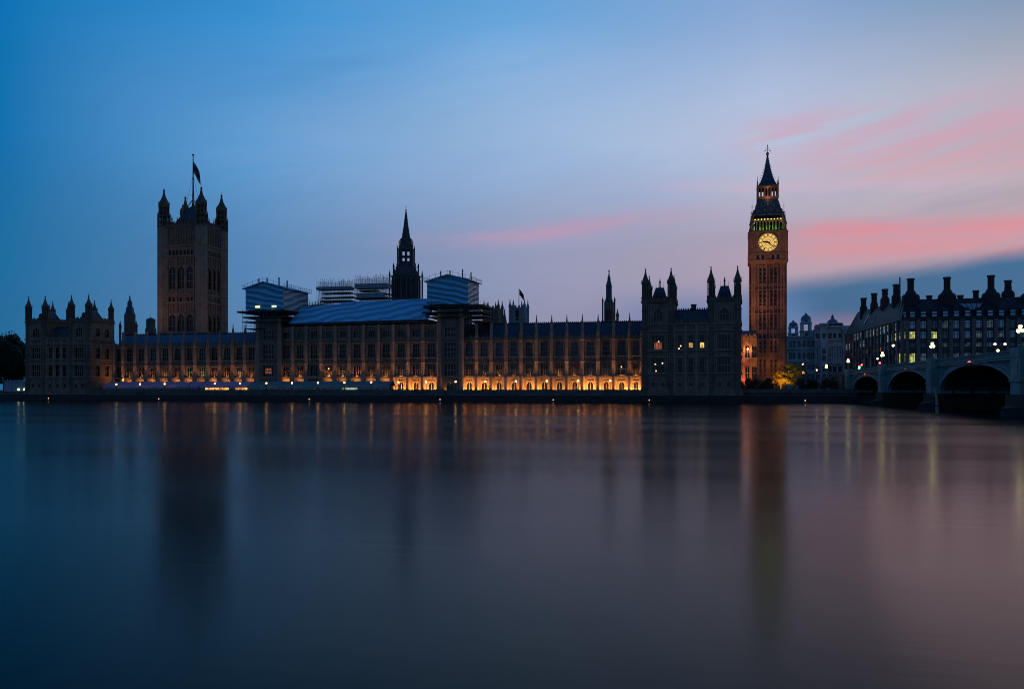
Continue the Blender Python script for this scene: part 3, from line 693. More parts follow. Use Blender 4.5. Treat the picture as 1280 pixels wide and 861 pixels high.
# ------------------------------------------------------------------ Victoria-type square tower (left)
def great_tower():
    yf = 375.0; xa, xb = XA(200.5, yf), XA(252.5, yf); dep = 19.5
    sF = S(250, yf); R = lambda py: EYE+(HY-py)/sF
    r = thing('square_tower', 'massive square stone tower with four corner turrets and a tall flagpole', 'tower', ((xa+xb)/2, yf+dep/2, gz)); L = r.location
    zpar = R(283); z0 = gz
    wx = xb-xa; rt = 2.9
    cx, cy = (xa+xb)/2, yf+dep/2
    m = MB(L); HF = []; HS = []
    LV = [(414, 391, 3), (376, 370.5, 7), (360.5, 331, 3), (318, 311.5, 7)]
    fx0, fx1 = xa+5.0, xb-5.0; sy0, sy1 = yf+4.6, yf+dep-4.6
    for ya, yb, n in LV:
        for k in range(n):
            g = (fx1-fx0+1.4)/n; a = fx0-.7+g*k; HF.append((a+g*(.14 if n == 3 else .18), a+g*(.86 if n == 3 else .82), R(ya), R(yb)))
            g = (sy1-sy0+1.2)/n; a = sy0-.6+g*k; HS.append((a+g*(.14 if n == 3 else .18), a+g*(.86 if n == 3 else .82), R(ya), R(yb)))
    for y_, sg in ((yf, 1), (yf+dep, -1)): face_wall(m, xa, xb, z0, zpar, HF, lambda a, b, c, d: m.box(a, b, y_, y_+sg*.6, c, d))
    for x_, sg in ((xb, -1), (xa, 1)): face_wall(m, yf+.61, yf+dep-.61, z0, zpar, HS, lambda a, b, c, d: m.box(x_, x_+sg*.6, a, b, c, d))
    m.box(xa+1.2, xb-1.2, yf+1.2, yf+dep-1.2, z0, zpar-2)
    for ya, yb in ((330, 321), (369, 362), (390, 379), (305, 284)):
        ribs(m, fx0-.6, fx1+.6, yf, R(ya), R(yb), 1.3, .3, .45); ribs(m, sy0-.5, sy1+.5, xb-.1, R(ya), R(yb), 1.3, .3, .5, axis='y')
    for q in (.0, 1/3, 2/3, 1.0):
        x = fx0-.7+(fx1-fx0+1.4)*q; m.box(x-.35, x+.35, yf-.4, yf, R(416), R(322))
        y = sy0-.6+(sy1-sy0+1.2)*q; m.box(xb, xb+.4, y-.35, y+.35, R(416), R(322))
    m.build('wall', VST, r)
    for (a, b, c, d) in HF:
        big = d-c > 4
        window(r, (a+b)/2, yf, c, b-a, d-c, 2, 2 if big else 0, big, fr=VSTP)
    for (a, b, c, d) in HS:
        big = d-c > 4
        window(r, xb, (a+b)/2, c, b-a, d-c, 2, 2 if big else 0, big, fr=VSTP, rz=pi/2)
    for py in (306.4, 319.5, 368, 378, 416):
        z = R(py); m = MB(L); m.box(xa-.4, xb+.4, yf-.45, yf+.1, z, z+.6); m.box(xb-.1, xb+.45, yf+.1, yf+dep, z, z+.6); m.box(xa-.45, xa+.1, yf+.1, yf+dep, z, z+.6)
        m.build('string_course', VSTP, r)
    m = MB(L)
    for (a, b, c, d, ax) in ((xa, xb, yf-.3, yf+.3, 'x'), (xa, xb, yf+dep-.3, yf+dep+.3, 'x'), (xa-.3, xa+.3, yf+.31, yf+dep-.31, 'y'), (xb-.3, xb+.3, yf+.31, yf+dep-.31, 'y')):
        m.box(a, b, c, d, zpar, zpar+1.6); merlons(m, a, b, c, d, zpar+1.6, 1.3, .8, axis=ax)
    m.build('parapet', LIME_D, r)
    for k, (x, y) in enumerate(((xa+rt*.4, yf+rt*.4), (xb-rt*.4, yf+rt*.4), (xb-rt*.4, yf+dep-rt*.4), (xa+rt*.4, yf+dep-rt*.4))):
        m = MB(L); m.lathe(x, y, [(rt, z0), (rt, R(281))])
        for py in (306.4, 319.5, 345, 368, 378, 400, 416): m.lathe(x, y, [(rt+.1, R(py)), (rt+.35, R(py)+.3), (rt+.1, R(py)+.7)])
        for i in range(8):
            a = pi/8+i*pi/4; m.tube((x+rt*cos(a), y+rt*sin(a), z0), (x+rt*cos(a), y+rt*sin(a), R(281)), .22, 4)
        sh = m.build('corner_turret', VSTP, r)
        zb = R(281); zt = R(233.5)+.6; H = zt-zb
        m = MB(L)
        for lv in (0, 1):                       # two open stages
            za, zc = zb+H*(.0 if lv == 0 else .29), zb+H*(.26 if lv == 0 else .5); rr = rt*(1 if lv == 0 else .8)
            for i in range(8):
                a = pi/8+i*pi/4; m.lathe(x+rr*.9*cos(a), y+rr*.9*sin(a), [(.36, za), (.36, zc)], 4); m.lathe(x+rr*1.02*cos(a), y+rr*1.02*sin(a), [(.2, za), (.2, zc+1), (.01, zc+2.2)], 4)
            m.lathe(x, y, [(rr*.42, za), (rr*.42, zc)]); m.lathe(x, y, [(rr*1.1, za-.2), (rr*1.12, za+.35)]); m.lathe(x, y, [(rr*1.08, zc), (rr*1.1, zc+.5)])
            m.lathe(x, y, [(rr*.9, za+(zc-za)*.45), (rr*.9, za+(zc-za)*.45+.4)])
        m.lathe(x, y, [(rt*.86, zb+H*.52), (rt*.92, zb+H*.56), (rt*.82, zb+H*.62), (rt*.55, zb+H*.70), (rt*.3, zb+H*.78), (rt*.16, zb+H*.88), (rt*.1, zb+H*.93)])
        for i in range(8):
            a = pi/8+i*pi/4; m.lathe(x+rt*.86*cos(a), y+rt*.86*sin(a), [(.16, zb+H*.5), (.16, zb+H*.6), (.01, zb+H*.67)], 4)
        ln = m.build('lantern', LIME_D, sh)
        MB(L).ball(x, y, zb+H*.94, .55, 8, 5).box(x-.5, x+.5, y-.06, y+.06, zb+H*.985, zb+H*.99).lathe(x, y, [(.09, zb+H*.9), (.05, zt+.5)], 4).build('finial', DARK, sh)
    zr = R(279)
    m = MB(L); m.loft((xa+3.5, xb-3.5, yf+3, yf+dep-3), zpar, (cx-3.6, cx+3.6, cy-3.4, cy+3.4), R(262)); m.loft((cx-3.6, cx+3.6, cy-3.4, cy+3.4), R(262), (cx-.8, cx+.8, cy-.8, cy+.8), R(252))
    ro = m.build('roof', SLATE_D, r)
    m = MB(L)
    for i in range(4):
        for j in range(4):
            if i in (0, 3) or j in (0, 3):
                px_, py_ = xa+4+(wx-8)*i/3, yf+3.4+(dep-6.8)*j/3; m.lathe(px_, py_, [(.3, zpar), (.25, zpar+4.2), (.4, zpar+4.4), (.04, zpar+7)], 6)
    for sx, sy in ((-1, -1), (1, -1), (1, 1), (-1, 1)): m.tube((cx+sx*3.6, cy+sy*3.4, R(262)), (cx+sx*.3, cy+sy*.3, R(244)), .22, 4); m.lathe(cx+sx*3.6, cy+sy*3.4, [(.4, R(266)), (.35, R(256)), (.55, R(255.5)), (.05, R(250))], 6)
    m.build('iron_crown', GILT, ro)
    fp = thing('flagpole', 'tall flagpole on the big square tower', 'flagpole', (cx, cy, R(262)))
    ztop = R(190)*1.012
    MB(fp.location).lathe(cx, cy, [(.42, R(262)), (.36, R(230)), (.22, ztop)], 8).build('pole', DARK, fp)
    m = MB(fp.location); m.ball(cx, cy, ztop+.3, .55, 8, 5)
    m.build('finial', GILT, fp)
    m = MB(fp.location)
    for sx, sy in ((-1, -1), (1, 1), (1, -1), (-1, 1)): m.tube((cx+sx*.2, cy+sy*.2, R(215)), (cx+sx*3, cy+sy*3, R(262)), .06, 3)
    m.build('stay', DARK, fp)
    return cx, cy, R
VST = stone('tower_limestone', (.21, .155, .11), .3, 1.6, .7); VSTP = stone('tower_pale_limestone', (.27, .21, .155), .25, 1.6, .7)
gcx, gcy, GR = great_tower()
def flag(label, x, y, z, w, h, mats, droop=.45, seed=1):
    m = MB((x, y, z)); nx, nz = 14, 10; vs = []; fs = []; mi = []
    for i in range(nx+1):
        for j in range(nz+1):
            u, v = i/nx, j/nz
            vs.append((x+.25+u*w*(1-.25*v*0), y+.5*sin(u*7+v*2+seed)*u, z+h*v-droop*h*2.0*u**1.3-.18*sin(u*9+seed)*u))
    for i in range(nx):
        for j in range(nz):
            a = i*(nz+1)+j; fs.append((a, a+nz+1, a+nz+2, a+1))
            u, v = (i+.5)/nx-.5, (j+.5)/nz-.5
            k = 0
            if abs(u) < .12 or abs(v) < .16: k = 1
            elif abs(abs(u)-abs(v)) < .12: k = 2
            mi.append(k)
    m.add(vs, fs); m.mi = mi
    o = m.build('flag', mats, None, (x, y, z))
    md = o.modifiers.new('thick', 'SOLIDIFY'); md.thickness = .04
    tag(o, label, 'flag'); return o
FB, FR, FWH = mat('flag_blue', (.03, .05, .15), .8), mat('flag_red', (.13, .03, .05), .8), mat('flag_white', (.3, .3, .34), .8)
flag('drooping blue, red and white flag on the tall pole of the square tower', gcx, gcy, GR(209), 3.6, 5.6, [FB, FR, FWH], .55)
for q, e in ((-22, 6500), (26, 4200)):
    light('tower_floodlight', 'SPOT', (gcx+q+8, 349, 24), e, (1, .42, .2), size=1.5, aim=(gcx+q*.3, 378, 52), spot_size=radians(62), spot_blend=1)

# ------------------------------------------------------------------ central octagonal spire
def central_spire():
    Y = 400.0; px = 507.5; X = XA(px, Y); s = S(px, Y); R = lambda py: EYE+(HY-py)/s; W_ = lambda p: p/s
    r = thing('spire_tower', 'tall pointed octagonal spire tower behind the right scaffold tent', 'tower', (X, Y, gz)); L = r.location
    m = MB(L); m.lathe(X, Y, [(W_(17.8), gz), (W_(17.8), R(347)), (W_(18.6), R(346.5)), (W_(18.6), R(345)), (W_(15.5), R(344)), (W_(12.6), R(336)), (W_(12.2), R(333.5))])
    m.lathe(X, Y, [(W_(9.8), R(333)), (W_(9.6), R(329))]); m.build('wall', ABD, r)
    m = MB(L)
    for i in range(8):                           # tall slit windows of the drum
        a = i*pi/4
        for q in (-.28, .28):
            cxx, cyy = X+W_(16.6)*cos(a)-q*W_(12)*sin(a), Y+W_(16.6)*sin(a)+q*W_(12)*cos(a)
            m.lathe(cxx, cyy, [(W_(1.6), R(373)), (W_(1.6), R(351)), (W_(.1), R(348.5))], 6)
    m.build('window', GLASS, r)
    m = MB(L)
    for i in range(8):
        a = pi/8+i*pi/4
        for rr, y0_, y1_, y2_, t in ((20.2, 380, 345, 343.6, 1.0), (15.4, 347, 333, 331, 1.0), (10.6, 334, 312, 309, .7), (8.4, 312, 303, 300, .6)):
            x, y = X+W_(rr)*cos(a), Y+W_(rr)*sin(a)
            m.lathe(x, y, [(W_(t), R(y0_)), (W_(t), R(y1_)), (W_(t*1.3), R(y1_)+.1), (W_(.1), R(y1_-(y0_-y1_)*.16-2))], 6)
            m.tube((x, y, R(y1_)+.2), (X+W_(rr-3)*cos(a), Y+W_(rr-3)*sin(a), R(y1_)-.8), W_(.4), 4)
    m.build('pinnacle', ABD, r)
    m = MB(L)
    for i in range(8):                           # open lantern stage: the sky shows through
        a = pi/8+i*pi/4; m.lathe(X+W_(8.3)*cos(a), Y+W_(8.3)*sin(a), [(W_(1.5), R(330)), (W_(1.5), R(311))], 6)
    m.lathe(X, Y, [(W_(9.2), R(321.6)), (W_(9.2), R(320.6))])
    m.lathe(X, Y, [(W_(9.4), R(329.5)), (W_(9.4), R(327.5))])
    m.lathe(X, Y, [(W_(9.4), R(313.5)), (W_(9.6), R(312)), (W_(8.0), R(309)), (W_(7.2), R(303)), (W_(7.4), R(299)), (W_(6.0), R(298))])
    m.build('lantern', ABD, r)
    m = MB(L); m.lathe(X, Y, [(W_(5.4), R(298)), (W_(3.6), R(286.5)), (W_(3.9), R(286)), (W_(3.3), R(285.3)), (W_(1.0), R(266)), (W_(.5), R(263.8))])
    for i in range(8):
        a = pi/8+i*pi/4
        for k in range(7):
            u = k/7; rr = 5.4*(1-u)+1*u; m.ball(X+W_(rr)*cos(a), Y+W_(rr)*sin(a), R(297-31*u), W_(.4), 4, 3)
    sp = m.build('spire', SLATE_G, r)
    MB(L).ball(X, Y, R(263), W_(1.1), 6, 4).lathe(X, Y, [(W_(.3), R(264)), (W_(.18), R(256.5))], 4).box(X-W_(1), X+W_(1), Y-.08, Y+.08, R(259.2), R(258.8)).build('finial', DARK, sp)
ABD = stone('dark_spire_stone', (.085, .085, .09)); SLATE_G = mat('green_black_spire', (.05, .07, .08), .7, noise=(.6, .3))
central_spire()

# ------------------------------------------------------------------ scaffold tents, decks, roof sheeting
def scaffold_tent(label, pl, pr, pside, yl, ypk, yr, pxk, yb, Yf, dep, decks, glow=False):
    x0, x1 = XA(pl, Yf), XA(pr, Yf); xk = XA(pxk, Yf); s = S((pl+pr)/2, Yf); R = lambda px, py: ZA(px, py, Yf)
    r = thing('scaffold_tent', label, 'scaffold tent', ((x0+x1)/2, Yf, R(pl, yb))); L = r.location
    zb = R((pl+pr)/2, yb); zl, zk, zr = R(pl, yl), R(pxk, ypk), R(pr, yr)
    MB(L).extr([(x0, zb), (x1, zb), (x1, zr), (xk, zk), (x0, zl)], Yf, Yf+.15).build('gable_sheet', SHEET, r)
    MB(L).extr([(x0, zb), (x1, zb), (x1, zr), (xk, zk), (x0, zl)], Yf+dep-.15, Yf+dep).build('gable_sheet', SHEET, r)
    MB(L).box(x1-.15, x1, Yf+.16, Yf+dep-.16, zb, zr-.1).build('side_sheet', SHEETW, r)
    MB(L).box(x0, x0+.15, Yf+.16, Yf+dep-.16, zb, zl-.1).build('side_sheet', SHEETW, r)
    m = MB(L); ov = .9; t = .3
    sl1 = (zk-zl)/(xk-x0); sl2 = (zk-zr)/(x1-xk)
    m.extr([(x0-ov, zl-sl1*ov), (xk, zk), (xk, zk+t), (x0-ov, zl-sl1*ov+t)], Yf-ov, Yf+dep+ov)
    m.extr([(xk, zk), (x1+ov, zr-sl2*ov), (x1+ov, zr-sl2*ov+t), (xk, zk+t)], Yf-ov, Yf+dep+ov)
    m.build('roof', SHEETR, r)
    m = MB(L)                                    # guard rails and standards along the roof edge
    edge = [(x0-ov, zl-sl1*ov+t), (xk, zk+t), (x1+ov, zr-sl2*ov+t)]
    def pe(u):
        if u < .5: a, b = edge[0], edge[1]; v = u*2
        else: a, b = edge[1], edge[2]; v = u*2-1
        return a[0]+(b[0]-a[0])*v, a[1]+(b[1]-a[1])*v
    for yy in (Yf-ov, Yf+dep+ov):
        for k in range(9):
            x, z = pe(k/8); m.tube((x, yy, z), (x, yy, z+1.2+.5*rnd.random()), .05, 4)
        for k in range(8):
            a, b = pe(k/8), pe((k+1)/8); m.tube((a[0], yy, a[1]+1.1), (b[0], yy, b[1]+1.1), .04, 4)
    for xx, zz in (edge[0], edge[2]):
        n = 12
        for k in range(n+1):
            y = Yf-ov+(dep+2*ov)*k/n; m.tube((xx, y, zz), (xx, y, zz+1.1+.6*rnd.random()), .06, 4)
        for q in (.6, 1.1): m.tube((xx, Yf-ov, zz+q), (xx, Yf+dep+ov, zz+q), .04, 4)
    for u, hh in ((.3, 2.4), (.5, 1.6), (.78, 3.0), (.97, 2.6)):
        x, z = pe(u); m.box(x-.18, x+.18, Yf+2, Yf+2.4, z, z+hh)
    m.build('guard_rail', STEEL, r)
    if glow:
        for px in (322, 342.5):
            x = XA(px, Yf-.1); MB(L).box(x-.9, x+.9, Yf-.12, Yf-.02, zb+.9, zb+1.55).build('lit_opening', mat('tent_lamp', (.5, .45, .2), .5, emit=(1, .85, .35), estr=1.6) if 'tent_lamp' not in MAT else MAT['tent_lamp'], r)
    # projecting decks below
    d = thing('scaffold_deck', label.replace('tent', 'decks').replace('boxy', 'dark planked').replace('holding', 'under'), 'scaffold', ((x0+x1)/2, Yf, 0)) if False else None
    return x0, x1, zb
def deck_stack(label, Yf, dep, levels, pole_px, ytop, ybot, sheet=None):
    """levels: (px0, px1, py, thickness px)"""
    pm = sum((a+b)/2 for a, b, *_ in levels)/len(levels)
    r = thing('scaffold_platform', label, 'scaffold', (XA(pm, Yf), Yf, ZA(pm, ybot, Yf))); L = r.location
    for a, b, py, th in levels:
        x0, x1 = XA(a, Yf), XA(b, Yf); z = ZA(pm, py, Yf); m = MB(L)
        m.box(x0, x1, Yf, Yf+dep, z, z+th/S(pm, Yf)); m.build('deck', NET if th > 3.5 else PLANK, r)
    m = MB(L)
    za, zb = ZA(pm, ybot, Yf), ZA(pm, ytop, Yf)
    for p in pole_px:
        for yy in (Yf+.1, Yf+dep*.5, Yf+dep-.1):
            x = XA(p, Yf); top = zb+rnd.uniform(-.2, 1.6)
            m.tube((x, yy, za), (x, yy, top), .06, 4)
    p0, p1 = XA(min(pole_px), Yf), XA(max(pole_px), Yf)
    z = za
    while z < zb: 
        m.tube((p0, Yf+.05, z), (p1, Yf+.05, z), .05, 4); m.tube((p0, Yf+dep-.05, z), (p1, Yf+dep-.05, z), .05, 4); m.tube((p1, Yf, z), (p1, Yf+dep, z), .05, 4); z += 1.0
    n = max(2, len(pole_px)//2)
    for k in range(n):
        a, b = p0+(p1-p0)*k/n, p0+(p1-p0)*(k+1)/n; m.tube((a, Yf, za), (b, Yf, zb), .05, 4)
    m.build('scaffold_poles', STEEL, r)
    if sheet:
        for a, b, ya, yb in sheet: MB(L).box(XA(a, Yf), XA(b, Yf), Yf-.1, Yf-.02, ZA(pm, ya, Yf), ZA(pm, yb, Yf)).build('netting', NET, r)
    return r
NET = mat('grey_debris_netting', (.2, .27, .31), .9, noise=(2, .5))
T1 = scaffold_tent('boxy blue and white sheeted scaffold tent over the left stone tower, with two lit slots', 307, 354, 382, 361, 353, 359.6, 330, 387.5, Y0-3.2, 19, None, True)
T2 = scaffold_tent('boxy bright blue sheeted scaffold tent over the right stone tower, white on its side', 533.8, 585, 601, 352, 344, 349.5, 560, 380.3, Y0-3.2, 13, None)
pp = lambda a, b, n: [a+(b-a)*k/n for k in range(n+1)]
deck_stack('dark plank decks sticking out under the left scaffold tent', Y0-3.0, 17, [(296, 360, 390.2, 2.0), (303, 359, 397, 1.6), (303, 358, 402.5, 1.0), (306, 330, 411, .9)], pp(303, 345, 8), 388, 424)
deck_stack('dark plank decks sticking out under the right scaffold tent', Y0-3.0, 13, [(529, 603, 384, 3.0), (527, 601, 390.5, 1.8), (533, 603, 396, 1.0), (584, 607, 402, .8)], pp(580, 600, 6), 381, 412)
deck_stack('left of the two open scaffold stacks on the long sheeted roof', Y0+24, 5, [(395, 436, 361.5, 3.6), (401, 438, 366.5, .8), (401, 440, 372, .9), (400, 438, 377, 1.6)], pp(396, 439, 18), 352, 392)
deck_stack('right of the two open scaffold stacks, nearer the tall spire', Y0+24, 5, [(443, 483, 360, 5.8), (448, 470, 363.5, 1.2), (444, 484, 368, 1.0), (444, 484, 373.5, 2.2)], pp(444, 484, 18), 347, 392, sheet=[(446, 482, 372, 366)])
deck_stack('low strip of scaffold rails beside the left scaffold tent', Y0+16, 5, [(383, 412, 386, 1.0), (383, 405, 381.5, .6)], pp(383, 410, 14), 378, 392)
# long sloping sheeted roof
def sheet_roof():
    yf, yb = Y0-.9, Y0+9
    A = (XA(360.5, yf), ZA(360, 404, yf)); B = (XA(535, yf), ZA(535, 398.8, yf))
    r = thing('sheeted_roof', 'long blue sheeted temporary roof sloping between the two scaffold tents', 'temporary roof', ((A[0]+B[0])/2, yf, min(A[1], B[1]))); L = r.location
    top = [(360.5, 384), (411, 380.2), (412, 378.4), (470, 375.6), (534.5, 373)]
    n = len(top); vs = []
    for p, q in top:
        x = XA(p, yb); u = (XA(p, yf)-A[0])/(B[0]-A[0]); xb_ = XA(p, yf)
        vs.append((xb_, yf, A[1]+(B[1]-A[1])*u)); vs.append((xb_, yb, ZA(p, q, yb)))
    k = len(vs); vs += [(x, y+.35, z-.35) for x, y, z in vs]
    fs = []
    for i in range(n-1):
        a = 2*i; fs += [(a, a+2, a+3, a+1), (k+a, k+a+1, k+a+3, k+a+2), (a, k+a, k+a+2, a+2), (a+1, a+3, k+a+3, k+a+1)]
    fs += [(0, 1, k+1, k), (2*n-2, k+2*n-2, k+2*n-1, 2*n-1)]
    MB(L).add(vs, fs).build('sheet', SHEETR, r)
    m = MB(L); m.box(A[0], B[0], yf-.2, yf+.3, A[1]-.5, A[1]-.38)
    m.tube((A[0], yf-.1, A[1]-.1), (B[0], yf-.1, B[1]-.1), .12, 5)
    for i in range(13):
        x = A[0]+(B[0]-A[0])*i/12; m.tube((x, yf+.2, EYE+22.4), (x, yf+.2, A[1]+(B[1]-A[1])*i/12-.1), .07, 4)
    m.build('frame', STEEL, r)
    m = MB(L); m.box(A[0], B[0], yf+1.2, Y0+12, EYE+22.4, EYE+24.5); m.build('roof_deck', PLANK, r)
sheet_roof()

# ------------------------------------------------------------------ clock tower
def clock_tower():
    Y = 350.0; hw = 6.65; X = XA(960, Y); s = S(960, Y); R = lambda py: EYE+(HY-py)/s
    CY = Y+hw; sc_ = S(959, CY); RC = lambda py: EYE+(HY-py)/sc_
    r = thing('clock_tower', 'tall orange-lit clock tower with glowing yellow dial and pointed blue-black roof', 'clock tower', (X, CY, gz)); L = r.location
    FACES = [(0, -1), (1, 0), (0, 1), (-1, 0)]
    def P(f, u, d, z):                           # u along the face, d out of it
        nx, ny = FACES[f]; tx, ty = -ny, nx
        return (X+nx*(hw+d)+tx*u, CY+ny*(hw+d)+ty*u, z)
    def fb(m, f, u0, u1, d0, d1, z0, z1):
        a, b = P(f, u0, d0, 0), P(f, u1, d1, 0); m.box(a[0], b[0], a[1], b[1], z0, z1)
    st = R(326)
    m = MB(L); m.box(X-hw+.5, X+hw-.5, CY-hw+.5, CY+hw-.5, gz, st)
    levels = [R(474), R(445), R(416), R(386), R(358), R(331)]
    cols = [-2.75, -1.25, 1.25, 2.75]
    for f in range(4):
        for u in (-hw+1.15, hw-1.15): fb(m, f, u-1.15, u+1.15, -.5, .0 if f % 2 == 0 else -.01, gz, st)
        for u in (-5.6, -4.9, -3.5, -2.0, -.55, .55, 2.0, 3.5, 4.9, 5.6): fb(m, f, u-.2, u+.2, -.5, .2, gz, st-.5)
        for u in (-hw+.45, -hw+1.85, hw-.45, hw-1.85): fb(m, f, u-.12, u+.12, 0, .13, gz, st-.3)
        for z0, z1 in zip(levels, levels[1:]):
            for c in cols+[-4.2, 4.2]:
                fb(m, f, c-.5, c+.5, -.5, -.2, z0+.1, z0+1.3); fb(m, f, c-.5, c+.5, -.5, -.2, z1-1.1, z1-.1)
                for q in range(3): fb(m, f, c-.5, c+.5, -.5, -.36, z0+2.2+q*(z1-z0-3.2)/3, z0+2.45+q*(z1-z0-3.2)/3)
    m.build('shaft_wall', CLOCKST, r)
    for f in (0, 1, 3):
        for z0, z1 in zip(levels, levels[1:]):
            for c in cols:
                m = MB(L); fb(m, f, c-.38, c+.38, -.49, -.42, z0+1.4, z1-1.2); m.build('window', GLASS, r)
    for py in (445, 416, 425, 386, 393, 357.5, 363, 467):
        z = R(py); m = MB(L)
        m.box(X-hw-.18, X+hw+.18, CY-hw-.18, CY+hw+.18, z, z+.45); m.build('string_course', CLOCKST, r)
    for f in (0, 1, 3):
        for pa_, pb_ in ((361.5, 358.6), (391.8, 387.4), (423.5, 417.2)):
            m = MB(L)
            for k in range(11):
                u = -4.9+k*.98
                if min(abs(u-q) for q in (-5.6, -4.9, -3.5, -2.0, -.55, .55, 2.0, 3.5, 4.9, 5.6)) < .3: u += .3
                fb(m, f, u-.2, u+.2, -.3, .02, R(pa_), R(pb_))
            m.build('blind_arcade', GLASS, r)
    # corbelled clock stage
    H = 6.95; z0, z1 = R(326), R(289)
    m = MB(L)
    m.loft((X-hw, X+hw, CY-hw, CY+hw), R(330), (X-H, X+H, CY-H, CY+H), R(326))
    m.box(X-H, X+H, CY-H, CY+H, z0, z1); Hd = H-hw
    for f in range(4):
        for k in range(6):                       # small arcade under the dials
            u = -4.6+k*1.84; fb(m, f, u-.16, u+.16, Hd, Hd+.3, z0+.3, R(317.5))
        for u in (-H+.35, -H+1.5, H-1.5, H-.35, -4.95, 4.95): fb(m, f, u-.17, u+.17, Hd, Hd+.28, z0, z1)
        for zz in (z0+.1, R(317), R(290)): fb(m, f, -H-.1, H+.1, Hd, Hd+.4, zz-.2, zz+.25)
        for k in range(5):
            zz = z0+1.5+k*2.0
            for u in (-6.0, 6.0): fb(m, f, u-.35, u+.35, Hd, Hd+.12, zz, zz+.9)
    m.build('clock_stage', CLOCKST, r)
    for f in (0, 1, 3):
        for k in range(5):
            if k == 2: continue
            u = -3.68+k*1.84; m = MB(L); fb(m, f, u-.45, u+.45, Hd-.02, Hd+.05, z0+.7, R(319)); m.build('window', GLASS, r)
    zc = R(303.3); rd = 3.45
    for f in (0, 1, 3):
        # dial plate, frame, hands in the face's own frame
        def ring(m, r0, r1, d0, d1, n=48):
            vs = []; fs = []
            for i in range(n):
                a = 2*pi*i/n
                for rr, d in ((r0, d1), (r1, d1), (r1, d0), (r0, d0)): vs.append(P(f, rr*sin(a), Hd+d, zc+rr*cos(a)))
            for i in range(n):
                j = (i+1) % n
                for q in range(4): fs.append((4*i+q, 4*j+q, 4*j+(q+1) % 4, 4*i+(q+1) % 4))
            m.add(vs, fs)
        def bar(m, ang, r0, r1, w0, w1, d0, d1):
            sn, cs = sin(ang), cos(ang); pts = []
            for rr, w_ in ((r0, w0), (r1, w1)):
                for sg in (-1, 1): pts.append((rr*sn+sg*w_*cs, zc+rr*cs-sg*w_*sn))
            pts = [pts[0], pts[1], pts[3], pts[2]]
            vs = [P(f, u, Hd+d, z) for d in (d1, d0) for u, z in pts]
            m.add(vs, [(0,1,2,3),(7,6,5,4),(0,4,5,1),(1,5,6,2),(2,6,7,3),(3,7,4,0)])
        m = MB(L); ring(m, .001, rd, .02, .12); dl = m.build('clock_dial', DIAL, r)
        m = MB(L); ring(m, rd, rd+.38, 0, .3); fr_ = 4.9
        for u0, u1, a, b in ((-fr_, fr_, zc+4.25, zc+4.6), (-fr_, fr_, zc-4.6, zc-4.25), (-fr_, -fr_+.35, zc-4.25, zc+4.25), (fr_-.35, fr_, zc-4.25, zc+4.25)): fb(m, f, u0, u1, Hd, Hd+.3, a, b)
        m.build('dial_frame', GILT, dl)
        m = MB(L); ring(m, rd*.92, rd*.96, .12, .16); ring(m, rd*.64, rd*.69, .12, .16); ring(m, rd*.30, rd*.33, .12, .16)
        romans = {0: 'XII', 1: 'I', 2: 'II', 3: 'III', 4: 'IIII', 5: 'V', 6: 'VI', 7: 'VII', 8: 'VIII', 9: 'IX', 10: 'X', 11: 'XI'}
        for h in range(12):
            bar(m, 2*pi*h/12, rd*.70, rd*.94, .10, .13, .12, .165)
            a = 2*pi*h/12; txt = romans[h]; n_ = len(txt)
            for q, ch in enumerate(txt):
                da = (q-(n_-1)/2)*.075
                if ch == 'I': bar(m, a+da, rd*.72, rd*.90, .035, .045, .12, .17)
                elif ch == 'V': bar(m, a+da-.02, rd*.72, rd*.90, .03, .07, .12, .17); bar(m, a+da+.02, rd*.72, rd*.90, .03, .05, .12, .17)
                else: bar(m, a+da-.015, rd*.72, rd*.90, .05, .05, .12, .17); bar(m, a+da+.015, rd*.72, rd*.90, .05, .05, .12, .17)
            bar(m, a+pi/12, rd*.34, rd*.66, .03, .03, .12, .15); bar(m, a, rd*.34, rd*.66, .03, .03, .12, .15)
        for k in range(60): bar(m, 2*pi*k/60, rd*.955, rd*.995, .02, .02, .12, .15)
        m.build('numerals', DARK, dl)
        m = MB(L); am = 2*pi*22/60; ah = 2*pi*(9+22/60)/12
        bar(m, am, -.8, rd*.88, .22, .10, .22, .28); m.build('minute_hand', DARK, dl)
        m = MB(L); bar(m, ah, -.8, rd*.60, .34, .22, .17, .22); bar(m, ah, rd*.40, rd*.52, .30, .30, .17, .215); m.build('hour_hand', DARK, dl)
    # lit arcade of the belfry
    hb = 5.7; za, zb = R(285), R(272.5)
    m = MB(L); m.box(X-H, X+H, CY-H, CY+H, z1, z1+.5)
    for f in range(4):
        for u in [-hb+.4+k*(2*hb-.8)/9 for k in range(10)]:
            nx, ny = FACES[f]; d = hb-hw
            fb(m, f, u-.17, u+.17, d-.5, d, za-1.2, zb-.7)
        d = hb-hw; fb(m, f, -hb, hb, d-.55, d+.05, zb-.75, zb-.05); fb(m, f, -hb, hb, d-.55, d+.05, z1+.5, za-1.1)
        for k in range(9):
            u = -hb+.4+(k+.5)*(2*hb-.8)/9; w_ = (2*hb-.8)/18-.17
            for sg in (-1, 1):
                pts = [P(f, u+sg*w_, d, zb-1.7), P(f, u+sg*w_, d, zb-.7), P(f, u+sg*.05, d, zb-.7)]
                pts2 = [P(f, u+sg*w_, d-.4, zb-1.7), P(f, u+sg*w_, d-.4, zb-.7), P(f, u+sg*.05, d-.4, zb-.7)]
                m.add(pts+pts2, [(0,1,2),(5,4,3),(0,3,4,1),(1,4,5,2),(2,5,3,0)])
    m.box(X-2.2, X+2.2, CY-2.2, CY+2.2, z1, zb);  m.box(X-5.1, X+5.1, CY-5.1, CY+5.1, za+(zb-za)*.0-2.0, za-1.2)
